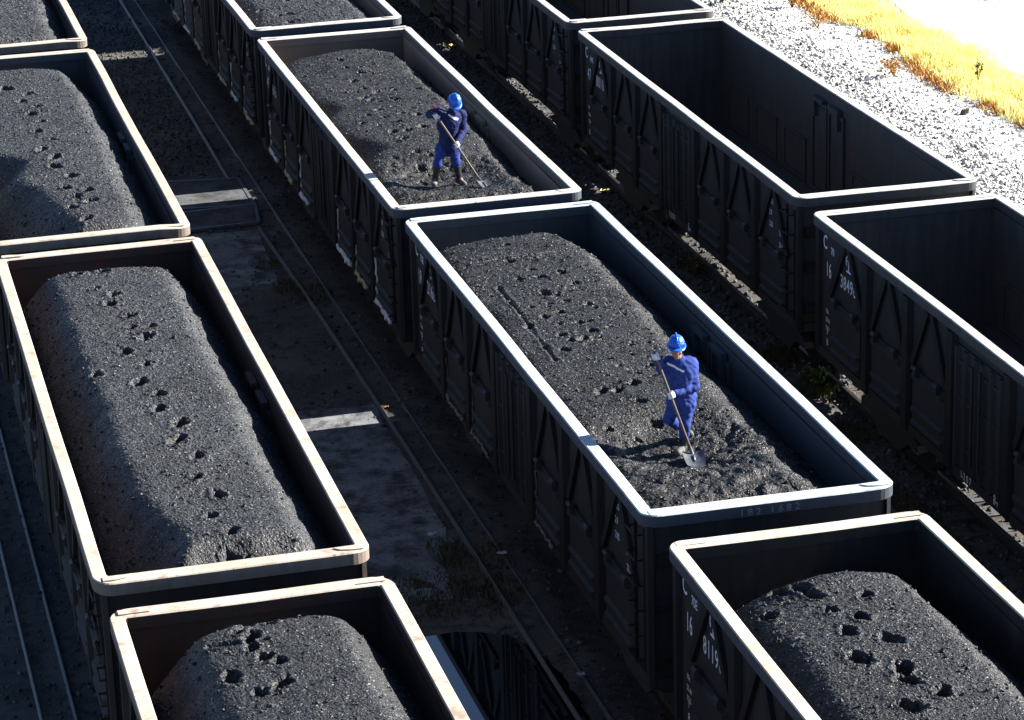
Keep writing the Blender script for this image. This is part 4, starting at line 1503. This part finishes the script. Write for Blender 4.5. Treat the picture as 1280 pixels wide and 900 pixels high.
worker(J3, (-.20, -.95, -.12), 'worker in bright blue coverall looking down at his shovel, one boot behind him', m_blue, m_blue, .42,
       [(at_y(836, 457, ch3[1] - .1), at_y(853, 462, ch3[1] - .1), .012)], 'square shovel of the bright blue worker in the nearer wagon', top3, blade3, tip3 - blade3, .29, .27)

# the man in the navy jacket
y1 = w1[1]
J1 = joints(dict(ankR=(544, 223, .0), toeR=(542, 231, -.14), knR=(547, 204, -.07), hipR=(552, 186, .0),
                 ankL=(574, 222, .03), toeL=(581, 230, -.10), knL=(570, 203, -.06), hipL=(567, 187, .0),
                 pelvis=(560, 183, .02), chest=(561, 153, -.14), neck=(565, 139, -.24), head=(567.5, 129, -.31),
                 shR=(547.5, 139, -.16), shL=(577, 143, -.12), elR=(537, 143, -.08), haR=(545.5, 145, -.42), elL=(579, 163, -.10), haL=(572, 179, -.36)), y1)
zb1 = H['B2'].top_at(*at_z(605, 232, RIM - .34)[:2]) + .03
blade1 = at_z(602, 228, zb1 + .05)
top1 = at_y(543, 141, J1['haR'][1])
d1 = unit(blade1 - top1)
for k_ in ('haR', 'haL'):
    t = (J1[k_] - top1) @ d1
    J1[k_] = top1 + d1 * t
ch1 = J1['chest']
tip1 = at_z(611, 236, zb1 - .02)
worker(J1, (.12, -.72, -.68), 'worker in navy jacket with white chest stripe, bending over his shovel', m_navy, m_trous, .08,
       [(at_y(546.5, 136, ch1[1] - .12), at_y(558, 141.5, ch1[1] - .12), .017), (at_y(561, 143, ch1[1] - .12), at_y(572, 149, ch1[1] - .12), .017)],
       'shovel of the navy jacketed worker in the farther wagon', top1, blade1, tip1 - blade1, .27, .24, shoulder_patch=J1['shR'] + np.array([-.05, -.02, .07]))

# ------------------------------------------------------------------ pit covers, litter, plants
m_pit = concrete('pit_plate', (0.075, 0.078, 0.085), (0.12, 0.125, 0.135), (0.03, 0.03, 0.03))
m_pitframe = plain('pit_frame_steel', (0.13, 0.14, 0.16), 0.5, 0.5, 0.4, .3, 9)


def pit_cover(corners, label, zs):
    root = empty('pit_cover', (np.mean([c[0] for c in corners]), np.mean([c[1] for c in corners]), 0))
    tag(root, label, 'pit cover', 'pit covers beside the narrow rails')
    o = np.array(root.location)
    c = [np.array((p[0], p[1], z)) - o for p, z in zip(corners, zs)]
    f = MB()
    for i in range(4): f.bar(c[i], c[(i + 1) % 4], .07, .06)
    f.build('frame', m_pitframe, root)
    cc = np.mean(c, 0)
    q = [cc + (p - cc) * .955 for p in c]
    MB().add([p + (0, 0, .02) for p in q] + [p - (0, 0, .01) for p in q], [(0, 1, 2, 3), (7, 6, 5, 4)] + [(i, i + 4, (i + 1) % 4 + 4, (i + 1) % 4) for i in range(4)]).build('plate', m_pit, root)


pit_cover([(-2.6, 10.75), (-.34, 10.45), (-.34, 12.55), (-2.6, 12.9)], 'dark framed plate over a pit, farther of two', (.10, .10, .10, .10))
pit_cover([(-2.6, 9.15), (-.46, 9.25), (-.36, 10.30), (-2.6, 10.20)], 'pale framed plate over a pit, nearer of two', (.08, .09, .15, .14))


def crumple(name, u, v_, size, mat, label, cat, group=None, zz=0.0):
    p = at_z(u, v_, zz if u > 740 or v_ < 100 else .06)
    rg = np.random.default_rng(int(u * 7 + v_))
    n = 7
    g = np.linspace(-1, 1, n)
    X, Y = np.meshgrid(g, g)
    Z = np.abs(rg.normal(size=X.shape)) * .35
    X = X + rg.normal(size=X.shape) * .2; Y = Y + rg.normal(size=X.shape) * .2
    V = np.stack([X, Y * .6, Z], -1).reshape(-1, 3) * size
    V2 = V - (0, 0, size * .12)
    idx = np.arange(n * n).reshape(n, n)
    q = np.stack([idx[:-1, :-1], idx[:-1, 1:], idx[1:, 1:], idx[1:, :-1]], -1).reshape(-1, 4)
    loop = np.concatenate([idx[0, :-1], idx[:-1, -1], idx[-1, :0:-1], idx[:0:-1, 0]])
    lp2 = np.roll(loop, -1)
    F = np.concatenate([q, q[:, ::-1] + n * n, np.stack([loop, loop + n * n, lp2 + n * n, lp2], -1)])
    o = mesh_np(name, np.concatenate([V, V2]), F, mat)
    o.location = p + np.array([0, 0, gz(p[0], p[1]) + size * .3])
    tag(o, label, cat, group)


m_bag_y = plain('yellow_plastic', (0.62, 0.50, 0.16), 0.6, 0.4, 0, .2, 20)
m_bag_w = plain('white_plastic', (0.55, 0.56, 0.58), 0.6, 0.4, 0, .2, 20)
crumple('litter', 757, 240, .10, m_bag_y, 'crumpled yellow rag on the ballast near the rusty brown wagon', 'litter')
crumple('litter', 563, 58, .12, m_bag_y, 'crumpled yellow rag on the ballast farther up the yard', 'litter')
crumple('litter', 541, 674, .07, m_bag_w, 'white scrap at the corner of the stained concrete paving', 'litter')
crumple('litter', 629, 702, .06, m_bag_w, 'pale scrap between the two thin rails', 'litter')
crumple('litter', 727, 853, .05, m_bag_w, 'small pale scrap beside the thin rails near the puddle', 'litter')
m_leaf_o = plain('orange_leaf', (0.30, 0.13, 0.05), 0.7, 0.3)
crumple('litter', 482, 514, .045, m_leaf_o, 'orange scrap beside the thin rail in the strip of sun', 'litter')

m_grass = NT('dry_grass', 0.8, 0.2)
m_grass.color(m_grass.mix(m_grass.node('ShaderNodeNewGeometry').outputs['Random Per Island'], (0.70, 0.58, 0.17), (0.90, 0.84, 0.42)))
_tr = m_grass.node('ShaderNodeBsdfTranslucent'); _tr.inputs[0].default_value = (0.88, 0.80, 0.35, 1)
_mx = m_grass.node('ShaderNodeMixShader'); _mx.inputs[0].default_value = 0.45
_out = [n for n in m_grass.t.nodes if n.type == 'OUTPUT_MATERIAL'][0]
m_grass.ln(m_grass.b.outputs[0], _mx.inputs[1]); m_grass.ln(_tr.outputs[0], _mx.inputs[2]); m_grass.ln(_mx.outputs[0], _out.inputs[0])
m_grass = m_grass.m
m_weed_g = stone_mat('green_weed', (0.045, 0.075, 0.015), (0.12, 0.16, 0.03))
m_weed_lime = stone_mat('lime_leaf', (0.12, 0.22, 0.02), (0.28, 0.38, 0.05))
m_weed_r = stone_mat('rusty_weed', (0.34, 0.15, 0.04), (0.58, 0.32, 0.07))
m_weed_d = stone_mat('dull_weed', (0.05, 0.048, 0.016), (0.11, 0.09, 0.035))


def blades(P0, Hh, W, rg, lean=.35):
    """bent grass blades, two triangles above a quad each, as verts and faces"""
    n = len(P0)
    an = rg.uniform(0, 2 * math.pi, n)
    d = np.stack([np.cos(an), np.sin(an), 0 * an], -1)
    la = rg.uniform(0, 2 * math.pi, n)
    le = np.stack([np.cos(la), np.sin(la), 0 * la], -1) * (rg.random(n) * lean * Hh)[:, None]
    up = np.zeros((n, 3)); up[:, 2] = Hh
    m = P0 + up * .55 + le * .35
    t = P0 + up + le
    w = d * W[:, None]
    V = np.stack([P0 - w, P0 + w, m + w * .8, m - w * .8, t], 1).reshape(-1, 3)
    b = np.arange(n)[:, None] * 5
    F = np.concatenate([b + [0, 1, 2], b + [0, 2, 3], b + [3, 2, 4]])
    return V, F


def grass_strip():
    rg = np.random.default_rng(5)
    n = 85000
    y = rg.uniform(2, 46, n)
    x = rg.normal(17.25, .55, n)
    mid = 17.2 + .18 * np.sin(y * .8) + .15 * vnoise(y / 1.3, y * 0)
    w = .95 + .25 * vnoise(y / .9, y * 0 + 7)
    k_ = (np.abs(x - mid) < w)
    x, y = x[k_], y[k_]
    cl = vnoise(x / .5, y / .5, 3)
    k_ = cl > -.55 + .4 * rg.random(len(x)) - .3
    x, y, cl = x[k_], y[k_], cl[k_]
    hh = (.08 + .24 * rg.random(len(x)) ** 1.5) * (1 + .6 * cl)
    V, F = blades(np.stack([x, y, ground_h(x, y) - .01], -1), hh, np.full(len(x), .010), rg, .7)
    tag(mesh_np('grass', V, F, m_grass), 'dry yellow grass along the road edge', kind='stuff')
    # rusty low growth on the gravel side
    n = 9000
    y = rg.uniform(2, 46, n); x = 16.25 + .18 * np.sin(y * .8) + rg.normal(0, .13, n)
    k_ = vnoise(y / .7, y * 0 + 4) > -.1
    x, y = x[k_], y[k_]
    V, F = blades(np.stack([x, y, ground_h(x, y) - .01], -1), .07 + .14 * rg.random(len(x)), np.full(len(x), .013), rg, .8)
    tag(mesh_np('undergrowth', V, F, m_weed_r), 'rust red low growth between gravel and dry grass', kind='stuff')


grass_strip()


def ground_weeds(name, spots, mat, label, n_each, hh, seed):
    rg = np.random.default_rng(seed)
    X, Y = [], []
    for (x, y, r) in spots:
        a_ = rg.uniform(0, 2 * math.pi, n_each); d = r * np.sqrt(rg.random(n_each))
        X.append(x + d * np.cos(a_)); Y.append(y + d * np.sin(a_) * 1.8)
    x, y = np.concatenate(X), np.concatenate(Y)
    V, F = blades(np.stack([x, y, ground_h(x, y) - .01], -1), hh * (.4 + .8 * rg.random(len(x))), np.full(len(x), .008), rg, 1.0)
    tag(mesh_np(name, V, F, mat), label, kind='stuff')


gp = lambda u, v_: at_z(u, v_, -.04 if u > 700 else .06)
ground_weeds('weeds', [(*gp(u, v_)[:2], r) for u, v_, r in ((1110, 625, .45), (1085, 600, .3), (1140, 650, .5), (1180, 690, .4), (1020, 490, .3), (1060, 545, .3), (1030, 470, .25), (868, 335, .3), (975, 450, .3))], m_weed_d, 'low olive weeds beside the right hand track', 420, .16, 3)
ground_weeds('weeds', [(*gp(u, v_)[:2], r) for u, v_, r in ((545, 745, .45), (580, 720, .4), (600, 750, .4), (630, 740, .3), (560, 690, .3), (520, 750, .4), (330, 330, .3), (395, 370, .35), (360, 360, .3), (230, 30, .6), (250, 60, .5), (620, 700, .3))], m_weed_d, 'low brown weeds around the concrete paving', 300, .10, 4)


def plant(name, u, v_, z, label, cat, mat, hgt, spread, n, leaf, seed, group=None, stems=5):
    """a small plant: stems and separate leaves"""
    rg = np.random.default_rng(seed)
    p = at_z(u, v_, z)
    root = empty(name, (p[0], p[1], gz(p[0], p[1]) - .02))
    tag(root, label, cat, group)
    st = MB()
    tips = []
    for k_ in range(stems):
        a_ = rg.uniform(0, 2 * math.pi); d = spread * rg.random()
        q = np.array([math.cos(a_) * d, math.sin(a_) * d, hgt * rg.uniform(.7, 1.0)])
        mid = q * (.4, .4, .55)
        st.tube([(0, 0, 0), mid, q], [.012, .009, .004], 5)
        tips.append((mid, q))
    st.build('stem', m_weed_d, root)
    P0 = []
    for k_ in range(n):
        mid, q = tips[rg.integers(len(tips))]
        t = rg.random()
        P0.append(mid + (q - mid) * t + rg.normal(0, spread * .16, 3))
    P0 = np.array(P0)
    d = unit_rows(rg.normal(size=(n, 3)) + (0, 0, .3)); e_ = unit_rows(np.cross(d, rg.normal(size=(n, 3))))
    L = leaf * (.6 + .8 * rg.random(n))[:, None]
    V = np.stack([P0, P0 + d * L * .5 + e_ * L * .28, P0 + d * L, P0 + d * L * .5 - e_ * L * .28], 1).reshape(-1, 3)
    F = np.arange(n * 4).reshape(n, 4)
    mesh_np('foliage', V, F, mat, root)


def unit_rows(a_): return a_ / np.linalg.norm(a_, axis=1, keepdims=True)


plant('bush', 903, 14, .1, 'lime green bush behind the farthest empty wagon', 'bush', m_weed_lime, .55, .4, 420, .11, 1, stems=9)
plant('dry_weed', 1118, 98, .3, 'rust red weed clump, tallest at the gravel edge', 'weed', m_weed_r, .42, .35, 260, .07, 2, stems=9)
plant('dry_weed', 990, 12, .3, 'rust red weed clump by the top edge of the photo', 'weed', m_weed_r, .4, .35, 240, .07, 3, stems=9)
plant('dry_weed', 1022, 38, .3, 'thin orange weed out on the pale gravel', 'weed', m_weed_r, .35, .3, 120, .06, 4, stems=7)
plant('tall_weed', 1222, 108, .35, 'single tall weed at the road side of the dry grass', 'weed', m_weed_g, .75, .2, 60, .08, 5, stems=3)
plant('green_weed', 1022, 488, 0, 'green weed tuft beside the wagon marked 16 38498', 'weed', m_weed_g, .45, .22, 120, .08, 6, stems=6)
plant('green_weed', 1037, 505, 0, 'small green weed next to the taller tuft on the walkway edge', 'weed', m_weed_g, .38, .18, 80, .07, 7, stems=5)
plant('dry_weed', 868, 342, 0, 'dry brown weed between the rails seen past the blue rimmed wagon', 'weed', m_weed_d, .4, .2, 90, .07, 8, stems=6)
# dark bush cut by the top right corner
plant('dark_bush', 1290, -16, .4, 'dark bush at the far side of the road', 'bush', m_weed_g, 1.1, 1.1, 1500, .12, 9, stems=16)
# one stone lying on the gravel
rg = np.random.default_rng(3)
p = at_z(1205, 143, .35)
V, F = stones(np.array([[0, 0, .06]]), np.array([.11]), rg)
o = mesh_np('stone', V, F, plain('dark_stone', (0.06, 0.055, 0.05), .8), smooth=False)
o.location = (p[0], p[1], gz(p[0], p[1]))
tag(o, 'dark lone stone on the pale gravel bank', 'stone')
